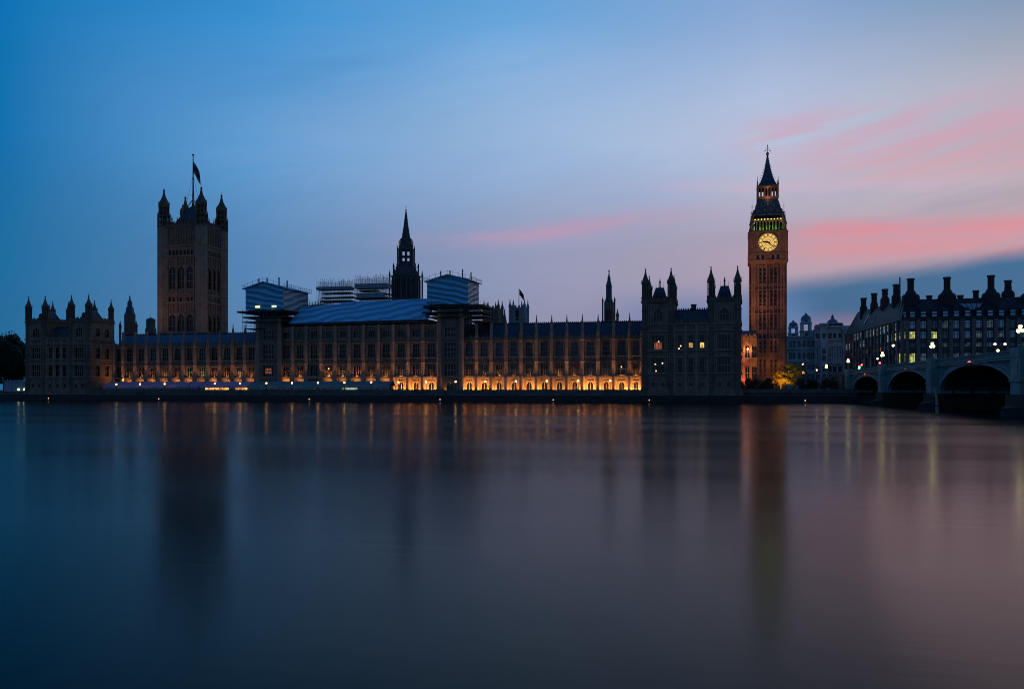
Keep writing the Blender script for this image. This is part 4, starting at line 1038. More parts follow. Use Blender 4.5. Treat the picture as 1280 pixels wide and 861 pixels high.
    bf = m.build('belfry', CLOCKST, r)
    MB(L).box(X-4.75, X+4.75, CY-4.75, CY+4.75, z1+.5, zb-.2).build('belfry_shade_box', DARK, bf)  # plain black box standing in for the shade inside the arcade openings
    m = MB(L)
    for f in range(4): 
        for k in range(9):
            u = -hb+.4+(k+.5)*(2*hb-.8)/9; p = P(f, u, hb-hw+.12, zb-.3); m.ball(p[0], p[1], p[2], .17, 6, 4)
    m.build('belfry_lamps', mat('amber_bulb', (1, .7, .3), .4, emit=(1, .6, .12), estr=5), bf)
    for f in range(4):
        for u in (-2.6, 2.6):
            p = P(f, u, hb-hw+.9, z1+.9); light('belfry_lamp', 'POINT', p, 130, (.28, 1, .08), r, .2)
        p = P(f, 0, hb-hw+.9, z1+.9); light('belfry_lamp', 'POINT', p, 130, (.3, 1, .08), r, .2)
    for sx, sy in ((-1, -1), (1, -1), (1, 1), (-1, 1)):
        m = MB(L); x, y = X+sx*(H-.7), CY+sy*(H-.7)
        m.lathe(x, y, [(.55, z1), (.5, z1+2.4), (.75, z1+2.5), (.7, z1+2.8), (.3, z1+4), (.12, z1+5.5), (.03, z1+7)])
        x, y = X+sx*(hb+.1), CY+sy*(hb+.1); m.lathe(x, y, [(.5, z1), (.45, R(274)), (.65, R(273.6)), (.5, R(272)), (.22, R(267)), (.4, R(266)), (.1, R(264)), (.03, R(254))])
        m.box(x-.5, x+.5, y-.04, y+.04, R(257.5), R(257.1))
        m.build('corner_pinnacle', LIME_D, r)
    # roofs
    e = RC(271.5); t = RC(251.5)
    m = MB(L); prof = [(5.8, e-.3), (5.9, e), (4.85, e+2.1), (4.05, t-1.0), (3.6, t)]
    for a, b in zip(prof, prof[1:]): m.loft((X-a[0], X+a[0], CY-a[0], CY+a[0]), a[1], (X-b[0], X+b[0], CY-b[0], CY+b[0]), b[1])
    ro = m.build('lower_roof', ROOFB, r)
    m = MB(L)
    for f in range(4):
        for zz, rr, n_ in ((e+1.2, 5.3, 4), (e+3.3, 4.45, 3)):
            for k in range(n_):
                u = (k-(n_-1)/2)*2.3; nx, ny = FACES[f]; tx, ty = -ny, nx
                x, y = X+nx*(rr-.25)+tx*u, CY+ny*(rr-.25)+ty*u
                m.loft((x-.35, x+.35, y-.35, y+.35), zz, (x-.35, x+.35, y-.35, y+.35), zz+.6); m.loft((x-.42, x+.42, y-.42, y+.42), zz+.6, (x-.02, x+.02, y-.02, y+.02), zz+1.3)
    m.build('dormer', GILT, ro)
    m = MB(L); a = 3.55; l0, l1 = t, RC(235.5)
    for sx, sy in ((-1, -1), (1, -1), (1, 1), (-1, 1)):
        m.box(X+sx*a-.3, X+sx*a+.3, CY+sy*a-.3, CY+sy*a+.3, l0, l1); m.lathe(X+sx*(a+.25), CY+sy*(a+.25), [(.28, l0), (.25, l1+.2), (.35, l1+.4), (.12, l1+2.4), (.02, l1+4.2)], 6)
    for f in range(4):
        nx, ny = FACES[f]; tx, ty = -ny, nx
        for k in range(5):
            u = -2.4+k*1.2; x, y = X+nx*a+tx*u, CY+ny*a+ty*u; m.box(x-.24, x+.24, y-.24, y+.24, l0+1.0, l1-.4)
        if nx: 
            for q0, q1 in ((l0, l0+1.1), (l1-.6, l1)): m.box(X+nx*a-.22, X+nx*a+.22, CY-a, CY+a, q0, q1)
        else:
            for q0, q1 in ((l0, l0+1.1), (l1-.6, l1)): m.box(X-a+.31, X+a-.31, CY+ny*a-.22, CY+ny*a+.22, q0, q1)
    m.box(X-1.5, X+1.5, CY-1.5, CY+1.5, l0, l1)
    ln = m.build('lantern', CLOCKST, r)
    MB(L).box(X-a-.35, X+a+.35, CY-a-.35, CY+a+.35, l1+.0, l1+.35).build('lantern_cornice', GILT, ln)
    light('lantern_lamp', 'POINT', (X, CY-a-1.2, l0+.9), 40, (1, .5, .2), r, .3)
    light('lantern_lamp', 'POINT', (X, CY-a-1.0, l1-.6), 30, (1, .5, .2), r, .3)
    b = l1+.35; tip = RC(193.5); hh = tip-b
    m = MB(L); prof = [(3.55, b), (2.6, b+hh*.14), (1.75, b+hh*.34), (1.0, b+hh*.6), (.5, b+hh*.82), (.22, tip)]
    for p, q in zip(prof, prof[1:]): m.loft((X-p[0], X+p[0], CY-p[0], CY+p[0]), p[1], (X-q[0], X+q[0], CY-q[0], CY+q[0]), q[1])
    for k in range(13):
        u = k/13; zz = b+hh*u; rr = 3.5*(1-u)**1.45+.2
        for sx, sy in ((-1, -1), (1, -1), (1, 1), (-1, 1)): m.ball(X+sx*rr, CY+sy*rr, zz+.3, .17, 4, 3)
    sp = m.build('spire', ROOFB, r)
    m = MB(L); m.ball(X, CY, tip+.3, .62, 8, 5); m.lathe(X, CY, [(.14, tip), (.08, RC(181))], 5)
    zz = RC(187.5)
    for a_ in range(4):
        m.tube((X, CY, zz), (X+1.1*cos(a_*pi/2), CY+1.1*sin(a_*pi/2), zz-.5), .08, 4); m.ball(X+1.15*cos(a_*pi/2), CY+1.15*sin(a_*pi/2), zz-.5, .17, 4, 3)
        m.tube((X, CY, zz+1.2), (X+1.0*cos(a_*pi/2), CY+1.0*sin(a_*pi/2), zz-.4), .07, 4)
    m.ball(X, CY, RC(182.5), .24, 6, 4)
    m.build('finial', GILT, sp)
    return X, CY, R
ROOFB = mat('clock_roof_iron', (.055, .085, .12), .45, .4, noise=(1.2, .35))
bx, by, BR = clock_tower()
for q, e in ((-24, 13000), (12, 2600)):
    light('clock_floodlight', 'SPOT', (bx+q, 326, 26), e, (1, .40, .20), size=1.2, aim=(bx, 352, 46), spot_size=radians(75), spot_blend=1)
light('clock_floodlight', 'SPOT', (bx+2, 322, 5), 2600, (1, .32, .12), size=1.2, aim=(bx, 352, 18), spot_size=radians(80), spot_blend=1)
light('clock_floodlight', 'SPOT', (bx-10, 326, 30), 5500, (1, .40, .18), size=1, aim=(bx, 345, 56), spot_size=radians(36), spot_blend=1)

# ------------------------------------------------------------------ smaller towers behind the roofs
def small_spire(label, px, Y, base_w, segs, side=(), mt=LIME_D, roofm=SLATE_D, name='small_tower', win=None, n=8, tipw=.25):
    """segs: (half width px, py) from the bottom up"""
    X = XA(px, Y); s = S(px, Y); R = lambda py: EYE+(HY-py)/s
    r = thing(name, label, 'tower', (X, Y, gz)); L = r.location
    MB(L).lathe(X, Y, [(base_w/s, gz)]+[(w_/s, R(py)) for w_, py in segs[0]], n).build('wall', mt, r)
    MB(L).lathe(X, Y, [(w_/s, R(py)) for w_, py in segs[1]], n).build('roof', roofm, r)
    wt, pt = segs[1][-1]
    MB(L).lathe(X, Y, [(.12, R(pt)-.5), (.05, R(pt-4))], 4).ball(X, Y, R(pt), .35, 6, 4).build('finial', DARK, r)
    for dx, w_, y0_, y1_ in side:
        x = X+dx/s; MB(L).lathe(x, Y-1, [(w_/s, gz), (w_/s, R(y0_)), (w_*1.3/s, R(y0_)+.1), (w_*1.3/s, R(y0_)+.5), (w_*.5/s, R((y0_*.4+y1_*.6))), (.04, R(y1_))], 8).build('pinnacle', mt, r)
    if win:
        for dx, w_, y0_, y1_ in win:
            x = X+dx/s; MB(L).box(x-w_/s, x+w_/s, Y-base_w/s-.25, Y-base_w/s+.9, R(y0_), R(y1_)).build('window', GLASS, r)
    return r
small_spire('small pointed turret tower between the left pavilion and the square tower', 162.3, 330, 7.2, ([(6.8, 393.5)], [(6.9, 393.5), (5.2, 390), (4.6, 385), (3.0, 383), (3.0, 378), (1.2, 375), (.5, 371)]), side=[(-11.8, 1.5, 409, 400), (11.5, 1.6, 409, 401)])
small_spire('squat domed stone turret just left of the big square tower', 188.5, 330, 6.8, ([(6.8, 412), (5.6, 409), (5.6, 401)], [(6.2, 401), (5.8, 400), (5.2, 398.7), (3, 398.2), (2.8, 397.6)]))
small_spire('slim black-topped ventilation tower above the right river wing', 761.3, 330, 7.6, ([(7.6, 378.5)], [(7.9, 378.5), (6.2, 376), (4.8, 372), (4.6, 359), (5, 358), (3.2, 352), (2.6, 351), (2.4, 347), (1.1, 344), (.5, 339)]), side=[(-7.5, 1.0, 377, 371), (7.5, 1.0, 377, 371), (11, 1.7, 396, 386)], mt=LIME, win=[(-2.4, 1.1, 399, 387), (2.4, 1.1, 399, 387)], n=4)
small_spire('thin dark spirelet between the two distant abbey towers', 630.8, 360, 3.0, ([(2.6, 402)], [(2.8, 402), (1.2, 394), (.6, 388)]))
def abbey(label, pa, pb, Y, ytop, mt, pins, wn, flagp=None):
    xa, xb = XA(pa, Y), XA(pb, Y); s = S((pa+pb)/2, Y); R = lambda py: EYE+(HY-py)/s; w_ = xb-xa
    r = thing('abbey_tower', label, 'tower', ((xa+xb)/2, Y+w_/2, gz)); L = r.location
    m = MB(L); m.box(xa, xb, Y, Y+w_, gz, R(ytop)); 
    for a in (R(ytop+14), R(ytop+1.5)): m.box(xa-.3, xb+.3, Y-.3, Y+w_+.3, a, a+.6)
    merlons(m, xa, xb, Y, Y+.5, R(ytop), 1.2, .9)
    for q in (0, .3, .7, 1): x = xa+w_*q; m.box(x-.5, x+.5, Y-.6, Y, gz, R(ytop))
    m.build('wall', mt, r)
    for dx in wn:
        x = xa+w_*dx; MB(L).box(x-w_*.09, x+w_*.09, Y-.15, Y+.2, R(ytop+16), R(ytop+4)).lathe(x, Y+.05, [(w_*.09, R(ytop+4)-.2), (.1, R(ytop+2.5))], 4).build('window', GLASS, r)
    for sx, sy in ((0, 0), (1, 0), (0, 1), (1, 1)):
        x, y = xa+w_*sx, Y+w_*sy; MB(L).lathe(x, y, [(w_*.09, gz), (w_*.09, R(ytop)), (w_*.11, R(ytop)+.2), (w_*.10, R(ytop-3)), (w_*.05, R(ytop-5)), (.05, R(pins))]).build('pinnacle', mt, r)
        if sy == 0: MB(L).lathe(xa+w_*(.2 if sx == 0 else .8), Y+.4, [(w_*.06, R(ytop)), (w_*.06, R(ytop-2)), (.05, R(pins+2.5))]).build('pinnacle', mt, r)
    return (xa+xb)/2, Y+w_/2, R
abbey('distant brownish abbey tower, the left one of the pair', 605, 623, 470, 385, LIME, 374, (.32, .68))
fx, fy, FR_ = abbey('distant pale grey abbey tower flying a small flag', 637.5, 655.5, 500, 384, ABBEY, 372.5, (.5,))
o = thing('flagpole', 'thin flagpole on the pale abbey tower', 'flagpole', (fx, fy, FR_(384))); MB(o.location).lathe(fx, fy, [(.25, FR_(386)), (.12, FR_(361))], 6).ball(fx, fy, FR_(361), .35, 6, 4).build('pole', DARK, o)
flag('small dark drooping flag on the pale abbey tower', fx, fy, FR_(368), 2.8, 3.4, [FB, FR, FB], .55, 3)

# ------------------------------------------------------------------ low orange-lit building beside the clock tower
def low_block():
    Y = 330.0; xa, xb = XA(924, Y), XA(946, Y); s = S(935, Y); R = lambda py: EYE+(HY-py)/s
    r = thing('stone_building', 'low orange-lit building between the right pavilion and the clock tower', 'building', ((xa+xb)/2, Y, gz)); L = r.location
    H_ = []; cs = [XA(934.5, Y), XA(942.5, Y)]
    for c in cs:
        for ya, yb in ((474, 458), (447, 432)): H_.append((c-.95, c+.95, R(ya), R(yb)))
    m = MB(L); face_wall(m, xa, xb, gz, R(421), H_, lambda a, b, c, d: m.box(a, b, Y, Y+.6, c, d)); m.box(xa, xb, Y+.61, Y+16, gz, R(421)-.1)
    for x in (XA(930, Y), XA(938.5, Y)): m.box(x-.45, x+.45, Y-.5, Y, gz, R(419))
    m.build('wall', CLOCKST, r)
    for a, b, c, d in H_: window(r, (a+b)/2, Y, c, b-a, d-c, 2, 1, False)
    for py in (452, 423, 478): MB(L).box(xa, xb, Y-.25, Y+.2, R(py), R(py)+.35).build('string_course', CLOCKST, r)
    m = MB(L); m.box(xa, xb, Y-.2, Y+.3, R(421), R(419.5)); merlons(m, xa, xb, Y-.18, Y+.28, R(419.5), .6); m.build('parapet', CLOCKST, r)
    MB(L).loft((xa, xb, Y+.8, Y+15), R(421), (xa+.1, xb-.1, Y+6, Y+9), R(412)).build('roof', SLATE_D, r)
    x = XA(934.6, Y-1.5); z = R(436)
    f = thing('wall_lamp', 'bright lamp high on the low orange-lit building', 'lamp', (x, Y-1.0, z))
    MB(f.location).ball(x, Y-1.2, z, .3, 8, 5).build('globe', GLOBE, f); MB(f.location).tube((x, Y-.05, z+.6), (x, Y-1.2, z+.3), .06, 5).build('bracket', DARK, f)
    light('wall_lamp_light', 'SPOT', (x, Y-1.8, z-.2), 900, (1, .35, .12), f, .2, aim=(x, Y, z-.4), spot_size=radians(150), spot_blend=1)
    light('yard_floodlight', 'SPOT', (XA(931, Y-6), Y-6, 5.0), 5200, (1, .28, .12), None, .4, aim=(XA(928, Y), Y, 9), spot_size=radians(80), spot_blend=1)
    light('yard_floodlight', 'SPOT', (XA(929.5, Y-5), Y-5, 12), 2200, (1, .28, .12), None, .4, aim=(XA(928, Y), Y, 18), spot_size=radians(70), spot_blend=1)
low_block()

# ------------------------------------------------------------------ domed government building (right of the clock tower)
def window_simple(root, x, yf, z, w, h, fr=PORT, gl=GLASS, name='window', rz=0):
    key = ('s', round(w, 2), round(h, 2), fr.name, gl.name)
    if key not in _wc:
        f = MB(); f.box(-w/2-.15, -w/2, -.12, .1, 0, h); f.box(w/2, w/2+.15, -.12, .1, 0, h); f.box(-w/2-.25, w/2+.25, -.22, .1, -.25, 0); f.box(-w/2-.25, w/2+.25, -.22, .1, h, h+.25)
        f.box(-.05, .05, -.06, .05, 0, h); f.box(-w/2, w/2, -.06, .05, h*.5-.05, h*.5+.05)
        p = MB().box(-w/2, w/2, -.02, .06, 0, h); _wc[key] = (f.mesh('window', fr), p.mesh('pane', gl))
    a, b = _wc[key]; L = root.location
    o = inst(name, a, root, (x-L[0], yf-L[1], z-L[2]), rz); inst('pane', b, o); return o
def gov():
    Y = 455.0; s = S(1015, Y); R = lambda py: EYE+(HY-py)/s; X_ = lambda p: XA(p, Y)
    r = thing('government_building', 'pale stone government building with domed twin towers behind the clock tower', 'building', (X_(1020), Y, gz)); L = r.location
    m = MB(L)
    m.box(X_(984), X_(1022), Y+6, Y+40, gz, R(421)); m.box(X_(1019), X_(1062), Y, Y+45, gz, R(410)); m.box(X_(1025), X_(1034), Y-2.5, Y+.1, gz, R(405))
    m.box(X_(1053), X_(1062), Y-1.5, Y+.1, gz, R(413))
    m.box(X_(1020), X_(1026.5), Y+1, Y+9, R(410), R(405.5))
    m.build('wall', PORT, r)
    for ya, a, b, yo in ((421, 984, 1022, 6), (436, 984, 1022, 6), (452, 984, 1022, 6), (410, 1019, 1062, 0), (426, 1019, 1062, 0), (433.5, 1019, 1062, 0), (455, 1019, 1062, 0), (407, 1025, 1034, -2.5), (413, 1053, 1062, -1.5)):
        MB(L).box(X_(a)-.5, X_(b)+.5, Y+yo-.9, Y+yo+.2, R(ya), R(ya)+.9).build('cornice', PORT, r)
    m = MB(L)
    for k in range(30): x = X_(1035)+(X_(1053)-X_(1035))*k/29; m.box(x-.2, x+.2, Y-.6, Y-.2, R(410)+.9, R(410)+2)
    m.box(X_(1035), X_(1053), Y-.7, Y-.1, R(410)+2, R(410)+2.3); m.build('balustrade', PORT, r)
    for px in (1020.5, 1023.5, 1036, 1039, 1042, 1045, 1048.5, 1051.5): MB(L).lathe(X_(px), Y-.5, [(.55, R(455)), (.45, R(434))], 10).build('column', PORT, r)
    for px in (1022, 1029.5, 1037.5, 1043.5, 1050, 1057):
        for a, b in ((474, 468), (465, 458), (451, 445), (442, 436.5), (423, 417)):
            yo = -2.5 if px == 1029.5 else (-1.5 if px == 1057 else 0)
            window_simple(r, X_(px), Y+yo, R(a), 1.5, (a-b)/s)
    for px in (989, 993.5, 1000, 1006, 1012, 1017):
        for a, b in ((474, 467), (462, 455), (448, 440), (433, 425)): window_simple(r, X_(px), Y+6, R(a), 1.3, (a-b)/s)
    for pc, w_, yt, ybs in ((993, 6.0, 397.5, 421), (1009.3, 7.0, 388, 421)):
        k = (ybs-yt)/33.0; x = X_(pc); y = Y+6+w_/s+2
        q = lambda d: R(ybs-d*k)
        m = MB(L); hw = w_/s
        m.box(x-hw, x+hw, y-hw, y+hw, q(0), q(8)); m.box(x-hw-.4, x+hw+.4, y-hw-.4, y+hw+.4, q(8), q(9))
        for sx in (-1, 1):
            for sy in (-1, 1):
                m.box(x+sx*hw*.68-hw*.26, x+sx*hw*.68+hw*.26, y+sy*hw*.68-hw*.26, y+sy*hw*.68+hw*.26, q(9), q(18))
        m.box(x-hw*1.02, x+hw*1.02, y-hw*1.02, y+hw*1.02, q(18), q(20))
        m.lathe(x, y, [(hw*.95, q(20)), (hw*.9, q(21)), (hw*.9, q(23.5)), (hw*1.0, q(24))], 12, 0)
        tw = m.build('bell_tower', PORT, r)
        m = MB(L); m.lathe(x, y, [(hw*.92, q(24)), (hw*.88, q(25.5)), (hw*.72, q(27.5)), (hw*.4, q(29.3)), (hw*.2, q(30)), (hw*.22, q(31.5)), (.1, q(32)), (.05, q(33.5))], 12, 0); m.build('dome', LEAD, tw)
        MB(L).box(x-hw*.25, x+hw*.25, y-hw-.1, y-hw+.3, q(2), q(6)).build('opening', GLASS, tw)
        MB(L).lathe(x, y-hw*.8, [(hw*.2, q(21.3)), (hw*.2, q(23))], 8).build('round_window', GLASS, tw)
    x, y = X_(1043), Y+9; a = 8.0/s
    MB(L).lathe(x, y, [(a*1.05, R(411)), (a*1.0, R(409)), (a*.98, R(406)), (a*.86, R(402)), (a*.62, R(399)), (a*.3, R(397.3)), (a*.2, R(397)), (a*.22, R(394)), (a*.1, R(393)), (.05, R(391))], 20, 0).build('dome', LEAD, r)
    MB(L).box(X_(1051), X_(1055), Y+3, Y+6, R(410), R(404.5)).build('chimney', PORT, r)
gov()

# ------------------------------------------------------------------ bronze-roofed office block with chimneys
def office():
    Y1 = 330.0; cxp = 1128.0; C0 = (XA(cxp, Y1), Y1); s = S(cxp, Y1); R = lambda py: EYE+(HY-py)/s
    Y2 = 418.0; C1 = (XA(1056.5, Y2), Y2)                # far end of the left (street) face
    x_end = XA(1345, Y1)
    r = thing('office_block', 'dark office block with tall round chimneys and rows of windows behind the bridge', 'building', (C0[0], C0[1], gz)); L = r.location
    ze = R(399); zf = EYE+.5
    # front (river) face: piers + floors + windows
    pc = [1133.9, 1147.5, 1161.2, 1175, 1188.7, 1202.5, 1217, 1231, 1245, 1259.2, 1273.4, 1287.5, 1301.5, 1315.5, 1329.5]
    xs = [XA(p, Y1) for p in pc]
    # core prism
    dep = 60
    poly = [C0, (x_end, Y1), (x_end, Y1+dep), (C1[0]+35, C1[1]+10), C1]
    m = MB(L); m.prism([(C0[0]+.9, C0[1]+.9), (x_end, Y1+.9), (x_end, Y1+dep), (C1[0]+35, C1[1]+10), (C1[0]+.9, C1[1])], gz, ze-.1)
    m.build('wall', BRONZE, r)
    rows = [(453.5, 441.5), (434, 428.8), (423.5, 414.5), (411, 401.5)]
    litw = {(0, 0): 1, (2, 0): 1, (0, 1): 1, (2, 1): 1, (2, 3): 1}
    allx = [C0[0]+.3]+xs
    for i in range(len(allx)-1):
        a, b = allx[i], allx[i+1]; c = (a+b)/2; w_ = (b-a)*.56
        m = MB(L)
        for ya, yb in ((483, 454.3), (440.8, 434.8), (428, 424.2), (413.8, 411.6), (400.8, 398.6)): m.box(a, b, Y1+.3, Y1+.85, R(ya), R(yb))
        m.box(a, c-w_/2, Y1+.295, Y1+.86, R(483), R(398.4)); m.box(c+w_/2, b, Y1+.295, Y1+.86, R(483), R(398.4))
        m.build('spandrel', BRONZE, r)
        for j, (ya, yb) in enumerate(rows):
            z, h = R(ya), (ya-yb)/s
            gl = LITG if (j, i) in litw else rnd.choice((GLASSB2, GLASSB2, DIMO, GLASSB) if j > 1 else (GLASSB, DIMO, DIMO, GLASSB2))
            key = ('o', round(w_, 1), j, gl.name)
            if key not in _wc:
                f = MB(); f.box(-w_/2, w_/2, -.05, .1, h-.1, h+.05); f.box(-w_/2, w_/2, -.05, .1, -.1, .05)
                for q in (-.25, .25): f.box(w_*q-.05, w_*q+.05, -.05, .1, 0, h)
                f.box(-w_/2, w_/2, -.04, .1, h*.62, h*.62+.12); f.box(-w_/2, -w_/2+.12, -.05, .1, 0, h); f.box(w_/2-.12, w_/2, -.05, .1, 0, h)
                p = MB().box(-w_/2, w_/2, .12, .2, 0, h); _wc[key] = (f.mesh('window', BRONZE), p.mesh('pane', gl))
            A, B = _wc[key]; o = inst('window', A, r, (c-L[0], Y1+.45-L[1], z-L[2])); inst('pane', B, o)
            if gl is LITG: o['label'] = 'window lit yellow-green'
    for x in xs:
        m = MB(L); m.box(x-.55, x+.55, Y1-.35, Y1+.9, gz, R(400)); m.build('stone_pier', PIERS, r)
    MB(L).box(C0[0], x_end, Y1-.2, Y1+.9, R(399.2), R(397.6)).build('cornice', BRONZE, r)
    # street face, seen at a glancing angle
    ax, ay = C1[0]-C0[0], C1[1]-C0[1]; ln = math.hypot(ax, ay); ux, uy = ax/ln, ay/ln; nx, ny = uy*-1*-1, -ux
    nx, ny = -uy, ux                                      # outward = toward -x
    if nx > 0: nx, ny = -nx, -ny
    def PS(d, o_, z): return (C0[0]+ux*d+nx*o_, C0[1]+uy*d+ny*o_, z)
    def sbox(m, d0, d1, o0, o1, z0, z1):
        m.add([PS(d0,o0,z0),PS(d1,o0,z0),PS(d1,o1,z0),PS(d0,o1,z0),PS(d0,o0,z1),PS(d1,o0,z1),PS(d1,o1,z1),PS(d0,o1,z1)],
              [(0,3,2,1),(4,5,6,7),(0,1,5,4),(1,2,6,5),(2,3,7,6),(3,0,4,7)])
    nb = 17
    for k in range(nb+1):
        m = MB(L); d_ = .6+(ln-1.2)*k/nb; sbox(m, d_-.5, d_+.5, -.8, .35, gz, R(400)); m.build('stone_pier', PIERS, r)
    rz = atan2(uy, ux)
    for k in range(nb):
        d0, d1 = .6+(ln-1.2)*k/nb+.5, .6+(ln-1.2)*(k+1)/nb-.5; m = MB(L)
        for ya, yb in ((483, 454.3), (440.8, 434.8), (428, 424.2), (413.8, 411.6), (400.8, 398.6)): sbox(m, d0, d1, -.8, -.1, R(ya), R(yb))
        m.build('spandrel', BRONZE, r)
        for j, (ya, yb) in enumerate(rows):
            z0_, z1_ = R(ya), R(yb); dm = (d0+d1)/2
            gl = rnd.choice((GLASSB2, DIMO, DIMW) if j == 2 else ((DIMW, DIMW, GLASSB2) if j == 3 else (GLASSB, DIMO, GLASSB)))
            if (k, j) in ((0, 0), (1, 2)): gl = LITG
            if (k, j) in ((5, 1), (9, 1)): gl = LITO
            f = MB(L)
            for q in (d0, dm-.06, d1-.12): sbox(f, q, q+.12, -.35, -.15, z0_, z1_)
            sbox(f, d0, d1, -.35, -.16, z0_+(z1_-z0_)*.6, z0_+(z1_-z0_)*.6+.12)
            fo = f.build('window', BRONZE, r); p = MB(L); sbox(p, d0, d1, -.45, -.36, z0_, z1_); p.build('pane', gl, fo)
    m = MB(L); sbox(m, 0, ln, -.8, .25, R(399.2), R(397.6)); m.build('cornice', BRONZE, r)
    # roof: steep metal slopes
    zr = R(371.5); ins = 9.5
    rp0 = (XA(1131, Y1+ins), Y1+ins)
    e1 = (XA(1072, 404), 404)
    zr1 = zr+1.2
    A = [(C0[0]-.2, Y1-.2, ze), (x_end, Y1-.2, ze), (x_end, Y1+ins, zr), (rp0[0], rp0[1], zr), (C1[0]-.2, C1[1], ze), (e1[0], e1[1], zr1),
         (e1[0]+14, e1[1]+10, zr1), (x_end, Y1+dep, zr)]
    m = MB(L); m.add(A, [(0,1,2,3), (0,3,5,4), (3,2,7,6,5), (4,5,6)])
    for k in range(len(allx)*2):                          # standing ribs fanning up to the chimneys
        x = C0[0]+(x_end-C0[0])*k/(len(allx)*2); ch = min(CHX_, key=lambda c: abs(c-x)); xt = x+(ch-x)*.72
        xt = max(xt, rp0[0]+.2)
        m.tube((x, Y1-.25, ze), (xt, Y1+ins-.3, zr), .2, 4)
    for k in range(26):
        u = k/26; m.tube(PS(ln*u, .22, ze), (rp0[0]+(e1[0]-rp0[0])*u, rp0[1]+(e1[1]-rp0[1])*u, zr+(zr1-zr)*u), .17, 4)
    m.build('roof', ROOFO, r)
    # dormer band on the front
    for i in range(len(allx)-1):
        a, b = allx[i], allx[i+1]; c = (a+b)/2; w_ = (b-a)*.42
        m = MB(L); za, zb = R(397), R(389.5)
        m.box(c-w_/2-.2, c+w_/2+.2, Y1+.2, Y1+4, za, zb); m.lathe(c, Y1+2.4, [(w_*.62, zb), (w_*.5, zb+.9), (w_*.2, zb+1.3)], 10)
        dm = m.build('dormer', ROOFO, r)
        MB(L).box(c-w_/2, c+w_/2, Y1+.1, Y1+.22, R(396.2), R(393.6)).box(c-w_/2, c+w_/2, Y1+.1, Y1+.22, R(392.2), R(390.2)).build('pane', GLASSB2, dm)
    # small sloping rooflights on the street side
    for px0, py0, px1, py1 in ((1081.5, 403, 1086.5, 396.5), (1094.5, 399, 1099.5, 392)):
        d_ = (1128-px0)/71.5*ln*.98
        u = .28
        b0 = Vector(PS(d_, .3, ze)); tt = Vector((rp0[0]+(e1[0]-rp0[0])*d_/ln, rp0[1]+(e1[1]-rp0[1])*d_/ln, zr))
        q0, q1 = b0.lerp(tt, .3), b0.lerp(tt, .75); m = MB(L); m.tube(q0+Vector((nx, ny, .1))*.3, q1+Vector((nx, ny, .1))*.3, .35, 4); m.build('rooflight', SKYL, r)
    # big rooflight
    xg = XA(1219.5, Y1); m = MB(L)
    def on(x, t_): return (x, Y1-.2+(ins+.2)*t_, ze+(zr-ze)*t_)
    v = [on(xg-1.9, .36), on(xg+1.7, .36), on(xg+3.6, .68), on(xg-3.9, .68)]
    v = [(a, b-.35, c+.35) for a, b, c in v]; m.add(v, [(0,1,2,3)]); gl_ = m.build('rooflight', SKYL, r)
    m = MB(L)
    for k in range(5):
        u = k/4; a = Vector(v[0]).lerp(Vector(v[1]), u); b = Vector(v[3]).lerp(Vector(v[2]), u); m.tube(a, b, .12, 4)
    m.tube(v[3], v[2], .15, 4); m.build('glazing_bar', BRONZE, gl_)
    # chimneys
    def chimney(px, ytop, ybase, w_, Yc, flange=None, lit=False):
        x = XA(px, Yc); sc = S(px, Yc); q = lambda py: EYE+(HY-py)/sc; rr = w_/sc; m = MB(L)
        if flange:
            m.lathe(x, Yc, [(flange*1.05/sc, q(ybase+12)), (flange/sc, q(ybase)), (flange/sc, q(ybase-1.5)), (flange*.8/sc, q(ybase-4)), (flange*.62/sc, q(ybase-4.5)), (flange*.55/sc, q(ybase-7)), (rr*1.1, q(ybase-9))], 16)
        m.lathe(x, Yc, [(rr, q(ybase+4)), (rr, q(ytop+2.5)), (rr*1.18, q(ytop+2.3)), (rr*1.22, q(ytop))], 14)
        c_ = m.build('chimney', CHIM, r)
        MB(L).lathe(x, Yc, [(rr*.8, q(ytop+1.8)), (rr*1.21, q(ytop+1.7)), (rr*1.21, q(ytop+1.2)), (rr*.8, q(ytop+1.1))], 14).build('cap_ring', LEAD, c_)
        if lit: MB(L).lathe(x, Yc, [(rr*1.35, q(ybase+.6)), (rr*1.35, q(ybase-.8))], 14).build('glow_ring', mat('chimney_foot_lamp', (.5, .4, .2), .5, emit=(1, .75, .35), estr=.9) if 'chimney_foot_lamp' not in MAT else MAT['chimney_foot_lamp'], c_)
    yc = Y1+ins
    for px, yt, yb in ((1138.3, 348.3, 372), (1183.8, 346.5, 371), (1238.7, 344.2, 370)): chimney(px, yt, yb, 3.9, yc, 10.5)
    chimney(1260, 350.5, 368, 3.9, yc+9, 7.5); chimney(1287, 352, 371, 4, yc+3, 10)
    for px, yt, yb, dd in ((1079.5, 372.5, 386.5, .80), (1092.7, 366.5, 381.5, .62), (1106.2, 361.3, 376, .42), (1120.2, 355.5, 372.5, .2)):
        t_ = tn(px); vv = (t_*rp0[1]-rp0[0])/((e1[0]-rp0[0])-t_*(e1[1]-rp0[1])); Yc = rp0[1]+(e1[1]-rp0[1])*vv; chimney(px, yt, yb, 3.1+.5*(1-dd), Yc, 5.5 if dd < .6 else 4.6, lit=dd > .5)
    for px, yt in ((1161.5, 369.5), (1200.5, 369)): chimney(px, yt, 373.5, 3.2, yc+3)
    chimney(1219.8, 363, 372, 3.3, yc+3)
    x = XA(1124.8, yc+14); MB(L).lathe(x, yc+14, [(.3, zr-3), (.25, ZA(1124.8, 347, yc+14)), (.05, ZA(1124.8, 346, yc+14))], 6).build('mast', DARK, r)
GLASSB2 = mat('sky_reflecting_glass', (.26, .36, .42), .06, .5, spec=1.0)
